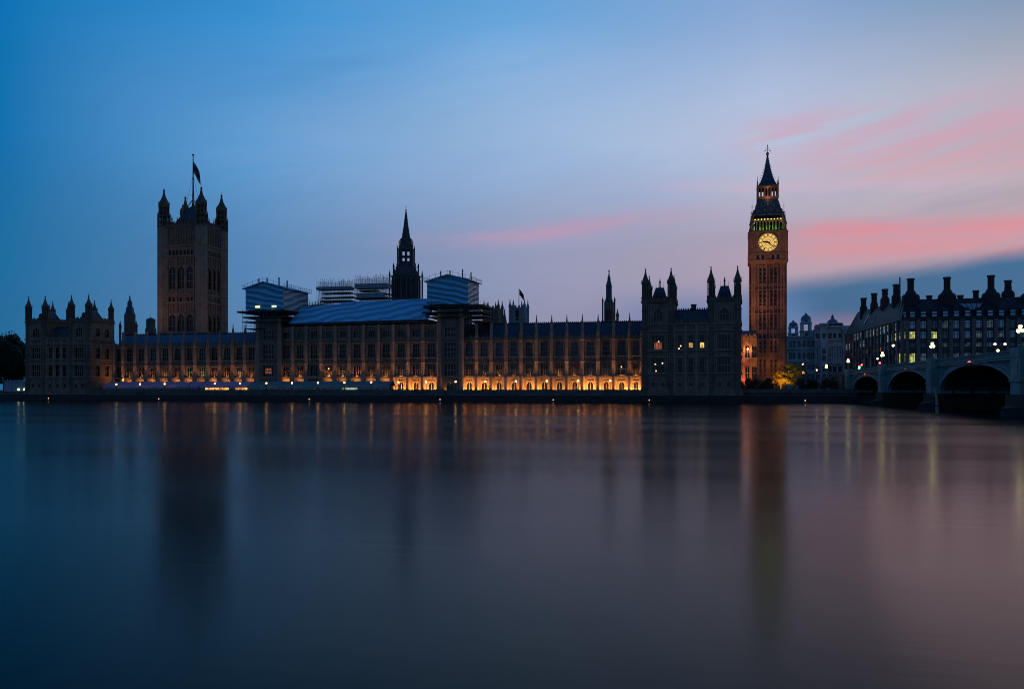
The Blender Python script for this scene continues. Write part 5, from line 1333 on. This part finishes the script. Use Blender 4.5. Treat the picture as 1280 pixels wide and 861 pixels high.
SKYL = mat('rooflight_glass', (.25, .36, .42), .15, .4, spec=1.0)
ROOFO = mat('dark_bronze_roof', (.03, .035, .045), .6, .2, noise=(.8, .3)); CHIM = mat('dark_chimney_metal', (.035, .03, .035), .55, .3)
CHX_ = [XA(p, 330) for p in (1138.3, 1183.8, 1238.7, 1287)]
office()
# ------------------------------------------------------------------ bridge
BK = 48.98
def bY(px): return BK/(tn(px)+.054)                       # the bridge's near face runs slightly askew
def bX(Y): return 33+(296-Y)*.054
BW = 26.0; ZD_ = EYE+5.0                                   # width, road level
blen = math.hypot(1, .054); bu = (.054/blen, -1/blen)      # unit vector along the bridge toward the camera
bn = (1/blen, .054/blen)                                   # across it, away from the camera
BO = (bX(296), 296.0)
def PB(d, o_, z): return (BO[0]+bu[0]*d+bn[0]*o_, BO[1]+bu[1]*d+bn[1]*o_, z)
def dB(px): return (296-bY(px))*blen
def bbox(m, d0, d1, o0, o1, z0, z1):
    m.add([PB(d0,o0,z0),PB(d1,o0,z0),PB(d1,o1,z0),PB(d0,o1,z0),PB(d0,o0,z1),PB(d1,o0,z1),PB(d1,o1,z1),PB(d0,o1,z1)],
          [(0,3,2,1),(4,5,6,7),(0,1,5,4),(1,2,6,5),(2,3,7,6),(3,0,4,7)])
def bextr(m, pts, o0, o1):
    n = len(pts); m.add([PB(d, o0, z) for d, z in pts]+[PB(d, o1, z) for d, z in pts],
        [tuple(range(n)), tuple(range(2*n-1, n-1, -1))]+[((i+1) % n, i, n+i, n+(i+1) % n) for i in range(n)])
def bridge():
    r = thing('arch_bridge', 'green iron road bridge with low arches coming in from the right', 'bridge', (BO[0], BO[1], 0)); L = r.location
    a1, a2, a3 = (dB(1067.4), dB(1101.5)), (dB(1110.9), dB(1163)), (dB(1176), dB(1268.8))
    arches = [(a1[0], a1[1], 7.85), (a2[0], a2[1], 8.25), (a3[0], a3[1], 8.4)]
    d = a3[1]+8
    for k in range(2): arches.append((d, d+36, 8.4)); d += 42
    dend = d-4; zs, zt = 3.3, ZD_+.05
    def arc(a, b, zc, n=22, ex=0): return [((a+b)/2-((b-a)/2+ex)*cos(pi*i/n), zs+(zc+ex*.8-zs)*sin(pi*i/n)**.9) for i in range(n+1)]
    # spandrel walls on both faces, soffit vaults between
    for o0, o1, nm in ((0, .6, 'spandrel_wall'), (BW-.6, BW, 'spandrel_wall')):
        for (a, b, zc) in arches:
            m = MB(L); p = arc(a, b, zc)
            for q, w_ in zip(p, p[1:]): bextr(m, [(q[0], q[1]), (w_[0], w_[1]), (w_[0], zt), (q[0], zt)], o0, o1)
            m.build(nm, GREENP, r)
    for (a, b, zc) in arches:
        m = MB(L); p = arc(a, b, zc)
        for k in range(7):
            o_ = 2+k*3.6
            for q, w_ in zip(p, p[1:]): bextr(m, [(q[0], q[1]), (w_[0], w_[1]), (w_[0], w_[1]+.9), (q[0], q[1]+.9)], o_, o_+.5)
        for q, w_ in zip(p, p[1:]): bextr(m, [(q[0], q[1]+.5), (w_[0], w_[1]+.5), (w_[0], w_[1]+.7), (q[0], q[1]+.7)], .62, BW-.62)
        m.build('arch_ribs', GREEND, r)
        m = MB(L); p = arc(a, b, zc); p2 = arc(a, b, zc, ex=.75)
        for i in range(len(p)-1):
            bextr(m, [p[i], p[i+1], p2[i+1], p2[i]], -.25, -.02)
        m.build('arch_ring', GREENP, r)
        m = MB(L)                                 # triangular spandrel tracery
        for sg, x0 in ((1, a), (-1, b)):
            for k in range(7):
                dd = 1.0+k*1.15; x = x0+sg*dd
                if dd > (b-a)*.33: break
                u = abs((a+b)/2-x)/((b-a)/2); zz = zs+(zc-zs)*max(0, 1-u*u)**.45+1.1
                if zz < zt-1.0: bbox(m, x-.07, x+.07, -.12, -.01, zz, zt-.75)
        bbox(m, a+.3, b-.3, -.12, -.01, zt-.75, zt-.6)
        if m.v: m.build('tracery', GREENP, r)
        # navigation lights
        m = MB(L); c = (a+b)/2+ (0 if zc < 8.3 else -.5)
        for q in ((0,) if zc < 8.3 else (-.45, .45)):
            P_ = PB(c+q, -.5, zc+.55); m.ball(P_[0], P_[1], P_[2], .13, 6, 4)
        if a < 200: m.build('navigation_light', mat('dim_red_lamp', (.3, .05, .03), .4, emit=(1, .14, .08), estr=2.5) if 'dim_red_lamp' not in MAT else MAT['dim_red_lamp'], r)
    piers = [(dB(1058.5), a1[0]), (a1[1], a2[0]), (a2[1], a3[0])]
    for k in range(2, len(arches)-1): piers.append((arches[k][1], arches[k+1][0]))
    pm = []
    for (a, b) in piers:
        m = MB(L); c = (a+b)/2; pm.append(c)
        bextr(m, [(a-.5, -1.5), (b+.5, -1.5), (b+.1, 3.3), (a-.1, 3.3)], -1.35, BW+1.3)
        m.add([PB(a-.5,-1.3,-1.5),PB(b+.5,-1.3,-1.5),PB(c,-4,-1.5),PB(a-.1,-1.3,1.6),PB(b+.1,-1.3,1.6),PB(c,-3.2,1.2)], [(0,2,1),(3,4,5),(0,3,5,2),(1,2,5,4)])
        m.build('pier_base', MAT['tide_stained_stone'], r)
        m = MB(L); bbox(m, a+.05, b-.05, .01, BW-.01, 3.3, zt)
        w2 = min(2.1, (b-a)/2)
        bextr(m, [(c-w2, 3.3), (c+w2, 3.3), (c+w2, zt), (c-w2, zt)], -1.3, .0)
        bbox(m, c-w2-.25, c+w2+.25, -1.5, -.01, 5.2, 5.5)
        bbox(m, c-w2*.55, c+w2*.55, -1.42, -1.3, 5.9, zt-.7); 
        m.build('pier', GREENP, r)
    m = MB(L); d0 = dB(1058.5)-2
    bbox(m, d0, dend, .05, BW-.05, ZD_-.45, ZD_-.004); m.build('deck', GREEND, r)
    st = MB(L); bbox(st, d0-30, dend, 3.6, BW-3.6, ZD_-.1, ZD_); st.build('roadway', ASPH, r)
    st = MB(L); bbox(st, d0-30, dend, .4, 3.55, ZD_-.1, ZD_+.13); bbox(st, d0-30, dend, BW-3.55, BW-.4, ZD_-.1, ZD_+.13); st.build('footway', PAVE, r)
    for o0 in (-.3, BW):
        m = MB(L); bbox(m, d0, dend, o0-.15, o0+.45, ZD_+.05, ZD_+.28); bbox(m, d0, dend, o0-.25, o0+.45, ZD_-.35, ZD_-.1); bbox(m, d0, dend, o0-.08, o0+.38, ZD_+.98, ZD_+1.12)
        n = int((dend-d0)/.42)
        for k in range(n):
            x = d0+(dend-d0)*k/n; bbox(m, x, x+.16, o0+.02, o0+.24, ZD_+.28, ZD_+.98)
        bbox(m, d0, dend, o0+.1, o0+.16, ZD_+.28, ZD_+.98)
        for c in pm: bbox(m, c-1.9, c+1.9, o0-1.1 if o0 < 1 else o0+.0, o0+.35 if o0 < 1 else o0+1.3, ZD_-.1, ZD_+1.35)
        m.build('parapet', GREENP, r)
    # abutment and approach
    m = MB(L); bbox(m, d0-45, d0, -1.0, BW+1, -1, ZD_-.5)
    bbox(m, dB(1058.5)-6, dB(1058.5), -1.6, -.9, -1, ZD_-.1)
    m.build('abutment', GREYST, r)
    m = MB(L)
    bextr(m, [(d0-46, ZD_-2.2), (d0, ZD_-.2), (d0, ZD_+1.0), (d0-46, ZD_-1.2)], -1.2, -.8); m.build('approach_parapet', GREYST, r)
    return pm, dend
GREYST = stone('abutment_stone', (.10, .12, .12), .3, 1.5, .6)
pier_mid, dend = bridge()

def triple_lamp(label, P_, sc=1.0, group='triple lanterns on the bridge parapet'):
    r = thing('street_lamp', label, 'street lamp', P_, group); x, y, z = P_
    MB(P_).lathe(x, y, [(.38*sc, z), (.38*sc, z+.25), (.2*sc, z+.4), (.12*sc, z+1.1), (.16*sc, z+1.15), (.09*sc, z+1.25), (.07*sc, z+2.6*sc)], 8).build('post', GREEND, r)
    m = MB(P_); zb = z+1.9*sc
    m.tube((x, y, zb), (x+.1*sc, y-.62*sc, zb+.25), .045, 5); m.tube((x, y, zb), (x-.1*sc, y+.62*sc, zb+.25), .045, 5); m.build('arm', GREEND, r)
    for (dx, dy, dz) in ((.1, -.62, .28), (-.1, .62, .28), (0, 0, .85)):
        gx, gy, gz_ = x+dx*sc, y+dy*sc, zb+dz*sc
        g = MB(P_).lathe(gx, gy, [(.10*sc, gz_), (.27*sc, gz_+.18*sc), (.29*sc, gz_+.36*sc), (.22*sc, gz_+.52*sc)], 8).build('lantern', GLOBEY, r)
        MB(P_).lathe(gx, gy, [(.31*sc, gz_+.525*sc), (.12*sc, gz_+.66*sc), (.03*sc, gz_+.8*sc)], 8).build('cap', GREEND, g)
    return r
names = ['triple-lantern lamp where the bridge meets the bank, farthest along the bridge', 'triple-lantern lamp above the first pier from the bank', 'triple-lantern lamp above the second pier from the bank', 'triple-lantern lamp above the third pier, nearest one in view']
for c, lb in zip(pier_mid[:4], names): triple_lamp(lb, PB(c, -.6, ZD_+1.35))
triple_lamp('triple-lantern lamp on the river bank left of the bridge end', (XA(1033, 300), 300, ZA(1033, 457, 300)-2.9), 1.0, None)

def single_lamp(label, X, Y, ztop, zfoot, gm=GLOBEW, rad=.33, two=False, name='street_lamp'):
    r = thing(name, label, 'street lamp', (X, Y, zfoot)); P_ = r.location
    MB(P_).lathe(X, Y, [(.16, zfoot), (.14, zfoot+1), (.07, zfoot+1.2), (.055, ztop-rad)], 8).build('post', DARK, r)
    if two:
        MB(P_).tube((X-.9, Y, ztop-.1), (X+.9, Y, ztop-.1), .06, 5).build('arm', DARK, r)
        for sx in (-1, 1): MB(P_).ball(X+sx*.9, Y, ztop-.25, rad, 8, 5).build('lamp_head', gm, r)
    else:
        MB(P_).ball(X, Y, ztop, rad, 10, 6).build('lamp_head', gm, r); MB(P_).lathe(X, Y, [(rad*.7, ztop+rad*.8), (.03, ztop+rad*1.5)], 8).build('cap', DARK, r)
    return r
def at_lamp(px, py, Y, zf, **k):
    lb = k.pop('label'); return single_lamp(lb, XA(px, Y), Y, ZA(px, py, Y), zf, **k)
at_lamp(1003.3, 455, 318, 4, label='white street lamp in front of the domed building, near the clock tower')
at_lamp(1021, 462.4, 335, 4, label='lower white street lamp in front of the pale domed building', rad=.27)
at_lamp(1116.4, 431.8, 285, ZD_, label='single white lamp tall above the bridge, before the office block corner', rad=.36)
at_lamp(1097, 448.3, 300, ZD_, label='single white lamp low above the bridge, left of the second triple lantern', rad=.28)
at_lamp(1250, 428.5, 195, ZD_, label='twin-headed white lamp high over the bridge road', rad=.24, two=True)
at_lamp(1247.5, 438, 180, ZD_, label='small yellowish lamp just above the bridge parapet at right', rad=.25, gm=GLOBEY)
at_lamp(1004.4, 466, 316, 3.5, label='orange lamp low by the dark trees right of the clock tower', rad=.42, gm=mat('lamp_globe_orange', (.8, .4, .2), .4, emit=(1, .35, .12), estr=5))

def traffic_light(label, px, py, Y, zf, green=True):
    X = XA(px, Y); zt_ = ZA(px, py, Y)
    r = thing('traffic_light', label, 'traffic light', (X, Y, zf)); P_ = r.location
    MB(P_).lathe(X, Y, [(.08, zf), (.07, zt_-.5)], 6).build('post', DARK, r)
    MB(P_).box(X-.2, X+.2, Y-.15, Y+.15, zt_-.6, zt_+.75).build('signal_head', DARK, r)
    MB(P_).ball(X, Y-.2, zt_+.5, .27, 8, 5).build('red_lens', REDL, r)
    if green: MB(P_).ball(X-.7, Y-.2, zt_-.35, .17, 8, 5).box(X-.95, X-.45, Y-.12, Y+.1, zt_-.7, zt_+.1).build('green_lens', GRNL, r)
traffic_light('traffic light showing red and green at the bank end of the bridge', 1077, 458, 292, ZD_)
traffic_light('traffic light showing red above the first bridge pier', 1099.6, 455.8, 270, ZD_, False)

def car(label, px, Y, paint, heading_cam=True, o_side=7):
    """small saloon on the bridge roadway"""
    d = (296-Y)*blen; c = PB(d, o_side, ZD_)
    r = thing('car', label, 'car', c); r.rotation_euler = (0, 0, atan2(bu[1], bu[0])+(0 if heading_cam else pi))
    m = MB()
    secs = [(-2.15, .35, .75, .75), (-2.05, .3, .92, .84), (-1.5, .28, .98, .88), (1.2, .28, .95, .88), (2.0, .3, .78, .84), (2.15, .38, .62, .74)]
    vs = []; fs = []
    for x, z0, z1, w_ in secs: vs += [(x, -w_, z0), (x, w_, z0), (x, w_, z1), (x, -w_, z1)]
    for k in range(len(secs)-1):
        a = 4*k
        for q in range(4): fs.append((a+q, a+(q+1) % 4, a+4+(q+1) % 4, a+4+q))
    fs += [(3,2,1,0), tuple(4*(len(secs)-1)+q for q in range(4))]
    m.add(vs, fs); m.build('body', paint, r)
    m = MB(); m.add([(-1.75,-.78,.95),(1.05,-.78,.93),(1.05,.78,.93),(-1.75,.78,.95),(-1.2,-.62,1.42),(.35,-.62,1.45),(.35,.62,1.45),(-1.2,.62,1.42)], [(0,3,2,1),(4,5,6,7),(0,1,5,4),(1,2,6,5),(2,3,7,6),(3,0,4,7)]); cb_ = m.build('cabin', GLASS, r)
    MB().box(-1.15, .3, -.6, .6, 1.43, 1.48).build('roof_panel', paint, cb_)
    for sx in (-1.35, 1.35):
        for sy in (-.8, .8):
            m = MB(); m.tube((sx, sy-.1, .33), (sx, sy+.1, .33), .33, 12); wl = m.build('wheel', RUB, r)
            m = MB(); m.tube((sx, sy-.11, .33), (sx, sy+.11, .33), .18, 10); m.build('rim', STEEL, wl)
    for sy in (-.62, .62):
        MB().ball(2.12, sy, .62, .12, 6, 4).build('headlight', GLOBEW, r)
        MB().box(-2.2, -2.1, sy-.16, sy+.16, .72, .9).build('tail_light', REDL, r)
    return r
car('dark red car with red tail lights behind the bridge parapet above the second arch', 1133, 214, REDP, False)
car('grey car ahead of the red one on the bridge', 1123, 226, GREYP, False)
car('dark blue car with its headlights on above the third arch', 1186, 187, BLUEP, True, 16)


# wooden pile in the water, with a mooring collar
def pile():
    Y = 162.0; X = XA(1170.8, Y); r = thing('mooring_pile', 'leaning pale green wooden pile standing in the water before the bridge', 'pile', (X, Y, 0)); m = MB(r.location)
    pts = [(X+.12, Y, -1.5, .30), (X+.08, Y, .5, .29), (X+.05, Y, 1.6, .25), (X-.02, Y, 2.6, .22), (X-.22, Y, 3.6, .2), (X-.42, Y, 4.15, .13)]
    for a, b in zip(pts, pts[1:]): m.tube(a[:3], b[:3], a[3], 10, b[3])
    m.build('post', WOOD, r); MB(r.location).lathe(X+.05, Y, [(.33, 1.3), (.33, 1.5)], 12).build('iron_band', DARK, r)
pile()

# small lit marker posts along the foot of the wall
ml = [(60.5, 'leftmost small lit marker post in the water, below the left pavilion'), (198.5, 'small lit marker post in the water, second from the left'), (386.5, 'small lit marker post in the water, third from the left'),
      (550, 'small lit marker post in the water below the right scaffold tent'), (691.5, 'small lit marker post in the water below the right river wing'), (811.5, 'small lit marker post in the water below the right pavilion'), (1006.5, 'lit marker buoy floating right of the clock tower')]
MARKL = mat('marker_lamp', (.8, .5, .3), .4, emit=(1, .6, .4), estr=2.2)
for px, lb in ml:
    Y = 272.0; X = XA(px, Y); r = thing('marker_post', lb, 'marker post', (X, Y, 0), 'lit marker posts along the wall foot')
    zt_ = .8
    MB(r.location).lathe(X, Y, [(.75, -.1), (.8, .12), (.3, .25), (.09, .4), (.07, zt_)], 10).build('float', DARK, r)
    MB(r.location).ball(X, Y, zt_+.1, .16, 8, 5).build('lamp', MARKL, r)

# ------------------------------------------------------------------ terrace: lamps, marquees, wall lights
tl = [145.5, 175, 205.8, 237, 268.5, 300, 333, 365, 397.5, 430.5, 464, 498, 532.7, 569.5, 606.7, 644.8, 683.5, 722.8, 762.9]
ords = 'first second third fourth fifth sixth seventh eighth ninth tenth eleventh twelfth thirteenth fourteenth fifteenth sixteenth seventeenth eighteenth nineteenth'.split()
for k, px in enumerate(tl):
    Y = YP-.6; X = XA(px, Y); py = 480.3-4.6*min(1, max(0, (px-140)/600)); z = ZA(px, py, Y); off = (px == 237)
    desc = 'pinkish marquee' if px < 310 else ('teal marquee' if px < 485 else 'orange-lit ground floor')
    r = thing('terrace_lamp', f'{ords[k]} globe lamp from the left along the terrace wall, '+('unlit, ' if off else '')+f'before the {desc}', 'lamp', (X, Y, EYE+.05), 'globe lamps along the terrace wall')
    P_ = r.location
    MB(P_).lathe(X, Y, [(.26, EYE+.05), (.2, EYE+.3), (.08, EYE+.5), (.06, z-.3)], 8).build('post', DARK, r)
    MB(P_).ball(X, Y, z, .30, 10, 6).build('globe', OFFG if off else GLOBE, r)
    MB(P_).lathe(X, Y, [(.2, z+.27), (.05, z+.42), (.02, z+.6)], 6).build('finial', DARK, r)
def marquee(label, pa, pb, cm, lit_from=None, litm=None, post_w=False, lit_ranges=()):
    y0, y1 = YP+2.0, YP+8.4; xa, xb = XA(pa, y0), XA(pb, y0); zf = EYE-1.15
    ze, zr = EYE+1.15, EYE+3.1
    r = thing('marquee', label, 'marquee', ((xa+xb)/2, y0, zf)); L = r.location
    m = MB(L); n = max(2, int((xb-xa)/4.7)); 
    for k in range(n):
        a, b = xa+(xb-xa)*k/n, xa+(xb-xa)*(k+1)/n; c = (a+b)/2; sg = .12
        m.add([(a,y0-.2,ze),(c,y0-.25,ze-.03),(b,y0-.2,ze),(b,(y0+y1)/2+1.5,zr),(c,(y0+y1)/2+1.5,zr-sg),(a,(y0+y1)/2+1.5,zr),(b,y1,ze+.3),(c,y1,ze+.3),(a,y1,ze+.3)],
              [(0,1,4,5),(1,2,3,4),(5,4,7,8),(4,3,6,7)])
        m.box(a, b, y0-.22, y0-.16, ze-.32, ze)
    m.build('canvas_roof', cm, r)
    m = MB(L); nn = n*2
    for k in range(nn+1):
        x = xa+(xb-xa)*k/nn; m.box(x-.07, x+.07, y0-.07, y0+.07, zf, ze); m.box(x-.07, x+.07, y1-.15, y1-.02, zf, ze+.3)
    m.build('frame', FRAMEW if post_w else DARK, r)
    for k in range(nn):
        a, b = xa+(xb-xa)*k/nn+.1, xa+(xb-xa)*(k+1)/nn-.1; pm_ = pa+(pb-pa)*(k+.5)/nn; gm = GLASSB
        for q0, q1, mm in lit_ranges:
            if q0 <= pm_ <= q1 and (mm is LITP or (k*7) % 5 != 0): gm = mm
        MB(L).box(a, b, y0-.02, y0+.03, zf+.9, ze-.35).build('window', gm, r)
    m = MB(L); m.box(xa, xb, y0-.04, y0+.05, zf, zf+.85); m.build('wall_panel', cm, r)
    return r
marquee('long pinkish white marquee on the terrace under the left river wing', 128, 248, MARQP)
marquee('pinkish marquee with glowing orange windows, continuing right of the long pale one', 249, 309.5, MARQP, lit_ranges=[(249, 310, LITM)])
marquee('long teal marquee with white posts on the terrace under the scaffold tent', 310.5, 427, MARQT, post_w=True)
marquee('teal marquee with pale green lit windows, right end of the marquee row', 428, 485.5, MARQT, post_w=True, lit_ranges=[(428, 446, LITP)])

UPC = (1, .37, .085)
def uplights(xs, zl, e, skip=(), y=Y0-1.9, aimz=6.0):
    for i in range(len(xs)-1):
        if i in skip: continue
        x = (xs[i]+xs[i+1])/2
        light('wall_uplight', 'POINT', (x, y, zl), e*rnd.uniform(.75, 1.25), UPC, None, .12)
TZ = EYE-1.0
def ledge_lights(xs, e, skip=()):
    """ground-floor floodlights mounted under the balcony, one per bay, and small ones on the balcony"""
    for i in range(len(xs)-1):
        if i in skip: continue
        x = (xs[i]+xs[i+1])/2
        for dx in (-1.1, 1.1): light('wall_uplight', 'SPOT', (x+dx*rnd.uniform(.6, 1.2), Y0-1.75, TZ+.1), e*rnd.choice((.45, .8, 1, 1.2)), UPC, None, .12, aim=(x+dx*.8, Y0, TZ+3.0), spot_size=radians(110), spot_blend=1)
        light('balcony_light', 'SPOT', (x, Y0-.8, EYE+4.7), rnd.uniform(60, 200), (1, .40, .13), None, .08, aim=(x, Y0-.1, EYE+6.2), spot_size=radians(140), spot_blend=1)
ledge_lights(xsR, 3000); ledge_lights([xsC[i] for i in range(8, 12)], 3000); ledge_lights([XA(549, Y0), XA(577, Y0)], 1500)
def strip_lights(xs, e, skip=()):
    """behind the marquees only the top of the ground floor shows"""
    for i in range(len(xs)-1):
        if i in skip: continue
        x = (xs[i]+xs[i+1])/2
        light('wall_uplight', 'SPOT', (x, Y0-1.6, EYE+2.4), e*1.3*rnd.uniform(.7, 1.3), UPC, None, .15, aim=(x, Y0, EYE+3.5), spot_size=radians(130), spot_blend=1)
        light('balcony_light', 'SPOT', (x, Y0-.8, EYE+4.7), rnd.uniform(160, 420), (1, .40, .13), None, .08, aim=(x, Y0-.1, EYE+6.2), spot_size=radians(140), spot_blend=1)
strip_lights(xsC[:9], 420, (2,)); strip_lights(xsL, 420, (0,))
def beams(xs, e, skip=()):
    """narrow beams from the balcony up the buttresses"""
    for i, x in enumerate(xs):
        if i in skip: continue
        light('buttress_spot', 'SPOT', (x, Y0-3.0, EYE+3.0), e*rnd.uniform(.5, 1.3), (1, .42, .18), None, .15, aim=(x, Y0-.9, EYE+11), spot_size=radians(24), spot_blend=1)
beams(xsR, 1500, (0, 12)); beams(xsC, 1100, (0, 11)); beams(xsL, 1500, (0, 12))

light('corner_light', 'SPOT', (XPL1+6, YP+11.4, EYE+3.4), 900, (1, .36, .12), None, .2, aim=(XPL1, YP+9.5, EYE+7), spot_size=radians(120), spot_blend=1)

# small round tables and planters silhouetted before the lit wall
def table(px, lb, Y):
    X = XA(px, Y); z = TZ-.1; r = thing('planter', lb, 'planter', (X, Y, z))
    MB(r.location).lathe(X, Y, [(.45, z), (.6, z+.8), (.65, z+.85)], 10).build('pot', DARK, r)
    m = MB(r.location)
    for k in range(160):
        a, b_ = rnd.uniform(0, 2*pi), rnd.uniform(0, pi); q = rnd.uniform(.3, .95)
        x, y, zz = X+q*cos(a)*sin(b_), Y+q*sin(a)*sin(b_), z+1.6+q*.8*cos(b_); s_ = .12
        u = Vector((rnd.uniform(-1, 1), rnd.uniform(-1, 1), rnd.uniform(-1, 1))).normalized()*s_; v = u.orthogonal().normalized()*s_
        m.add([(x, y, zz), (x+u.x, y+u.y, zz+u.z), (x+v.x, y+v.y, zz+v.z)], [(0, 1, 2)])
    m.build('leaves', LEAFD, r)
for px, lb in ((546, 'round clipped planter left of the arched opening under the right tent'), (610.5, 'leafy planter by the lit ground floor, left part of the right wing'), (683, 'leafy planter in the middle of the lit ground floor'), (721, 'leafy planter right of the middle of the lit ground floor'), (746.5, 'leafy planter between the last two terrace lamps')):
    table(px, lb, Y0-5)

# ------------------------------------------------------------------ trees
def tree(label, X, Y, z0, h, rx, mt, n=2600, seed=1, leaf=.32, clumps=26, group=None, cz=.62, name='broadleaf_tree'):
    r_ = random.Random(seed); r = thing(name, label, 'tree', (X, Y, z0), group); L = r.location
    m = MB(L); fork = Vector((X+r_.uniform(-.3, .3), Y, z0+h*.32)); m.tube((X, Y, z0-.2), fork, h*.03, 8, h*.02)
    cl = []
    for k in range(clumps):
        while True:
            p = Vector((r_.uniform(-1, 1), r_.uniform(-1, 1), r_.uniform(-1, 1)))
            if .25 < p.length < 1: break
        c = Vector((X+p.x*rx, Y+p.y*rx, z0+h*cz+p.z*h*.36)); cl.append((c, r_.uniform(.22, .40)*rx))
        if k % 2 == 0:
            mid = fork.lerp(c, .5)+Vector((0, 0, .3)); m.tube(fork, mid, h*.011, 5, h*.006); m.tube(mid, c, h*.006, 5, h*.002)
    m.build('trunk', BARK, r)
    m = MB(L)
    for k in range(n):
        c, q = cl[r_.randrange(len(cl))]; d = Vector((r_.gauss(0, 1), r_.gauss(0, 1), r_.gauss(0, 1))); d = d.normalized()*q*r_.uniform(.35, 1.05)**.7
        p = c+d; s_ = leaf*r_.uniform(.6, 1.4); u = Vector((r_.gauss(0, 1), r_.gauss(0, 1), r_.gauss(0, 1))).normalized(); v = u.orthogonal().normalized(); 
        a = p-u*s_; b = p+v*s_*.55; c2 = p+u*s_; d2 = p-v*s_*.55
        m.add([tuple(a), tuple(b), tuple(c2), tuple(d2)], [(0, 1, 2, 3)])
    m.build('crown', mt, r)
    return r
for k, (px, Y, h, rx, lb) in enumerate(((-12, 300, 22, 9, 'dark tree at the very left edge of the view'), (6, 312, 24.5, 8, 'tall dark tree just left of the left pavilion, behind the blue-grey tent'), (24, 318, 23.5, 7.5, 'dark tree touching the left pavilion'), (12, 345, 20, 10, 'dark tree farther back between the left-edge trees'))):
    tree(lb, XA(px, Y), Y, gz, h*1.06, rx, LEAFD, 5200, 11+k, .5, 40, 'dark trees left of the palace', cz=.58)
LEAFO = mat('autumn_foliage', (.10, .075, .02), .75, noise=(1.2, .45))
ot = tree('small round tree lit bright orange at the foot of the clock tower', XA(976, 308), 308, gz+.6, 7.4, 2.5, LEAFO, 4200, 5, .2, 30, cz=.56)
light('tree_uplight', 'SPOT', (XA(973, 300), 299.6, gz+.6), 26000, (1, .42, .05), None, .3, aim=(XA(976, 308), 308, gz+5.5), spot_size=radians(60), spot_blend=.6)
light('tree_uplight', 'SPOT', (XA(980, 301), 300.5, gz+.6), 12000, (1, .42, .05), None, .3, aim=(XA(978, 308), 308, gz+6), spot_size=radians(60), spot_blend=.6)
tree('dim olive tree just right of the orange-lit one', XA(992, 311), 311, gz+.4, 10.5, 4.2, LEAF, 3800, 8, .24, 30, cz=.56)
for k, (px, lb) in enumerate(((932, 'low dark shrub beside the right pavilion'), (941, 'low dark shrub in front of the clock tower, left'), (950, 'low dark shrub in front of the clock tower, middle'), (961, 'low dark shrub left of the orange-lit tree'), (1006, 'low dark shrub right of the olive tree'), (1016, 'low dark shrub under the white street lamps'), (1026, 'low dark shrub left of the bank lamp'), (1038, 'low dark shrub by the bridge abutment'))):
    tree(lb, XA(px, 294), 294+(k % 3), gz, 5.0+(k % 3)*.5, 2.6, LEAFD, 900, 30+k, .26, 12, 'low shrubs behind the river wall', cz=.5, name='shrub')
# blue-grey tent at the far left
def side_tent():
    Y = 286.0; xa, xb = XA(5.5, Y), XA(31.5, Y); s = S(18, Y); R = lambda py: EYE+(HY-py)/s
    r = thing('marquee', 'plain blue-grey tent with two yellow lights left of the palace', 'marquee', ((xa+xb)/2, Y, gz)); L = r.location
    MB(L).box(xa, xb, Y, Y+8, gz, R(477)).build('wall_panel', MARQB, r)
    MB(L).extr([(xa-.3, R(477)), (xb+.3, R(477.3)), (xb+.3, R(476.5)), ((xa+xb)/2, R(475)), (xa-.3, R(476))], Y-.3, Y+8.3).build('canvas_roof', MARQB, r)
    m = MB(L)
    for k in range(7): x = xa+(xb-xa)*k/6; m.box(x-.06, x+.06, Y-.08, Y, gz, R(477))
    m.build('frame', FRAMEW, r)
    for px in (23, 30): 
        x = XA(px, Y-.2); MB(L).box(x-.35, x+.35, Y-.25, Y-.12, R(487.6), R(485.6)).build('wall_lamp', mat('tent_wall_lamp', (.8, .9, .4), .5, emit=(.9, 1, .35), estr=4) if 'tent_wall_lamp' not in MAT else MAT['tent_wall_lamp'], r)
side_tent()
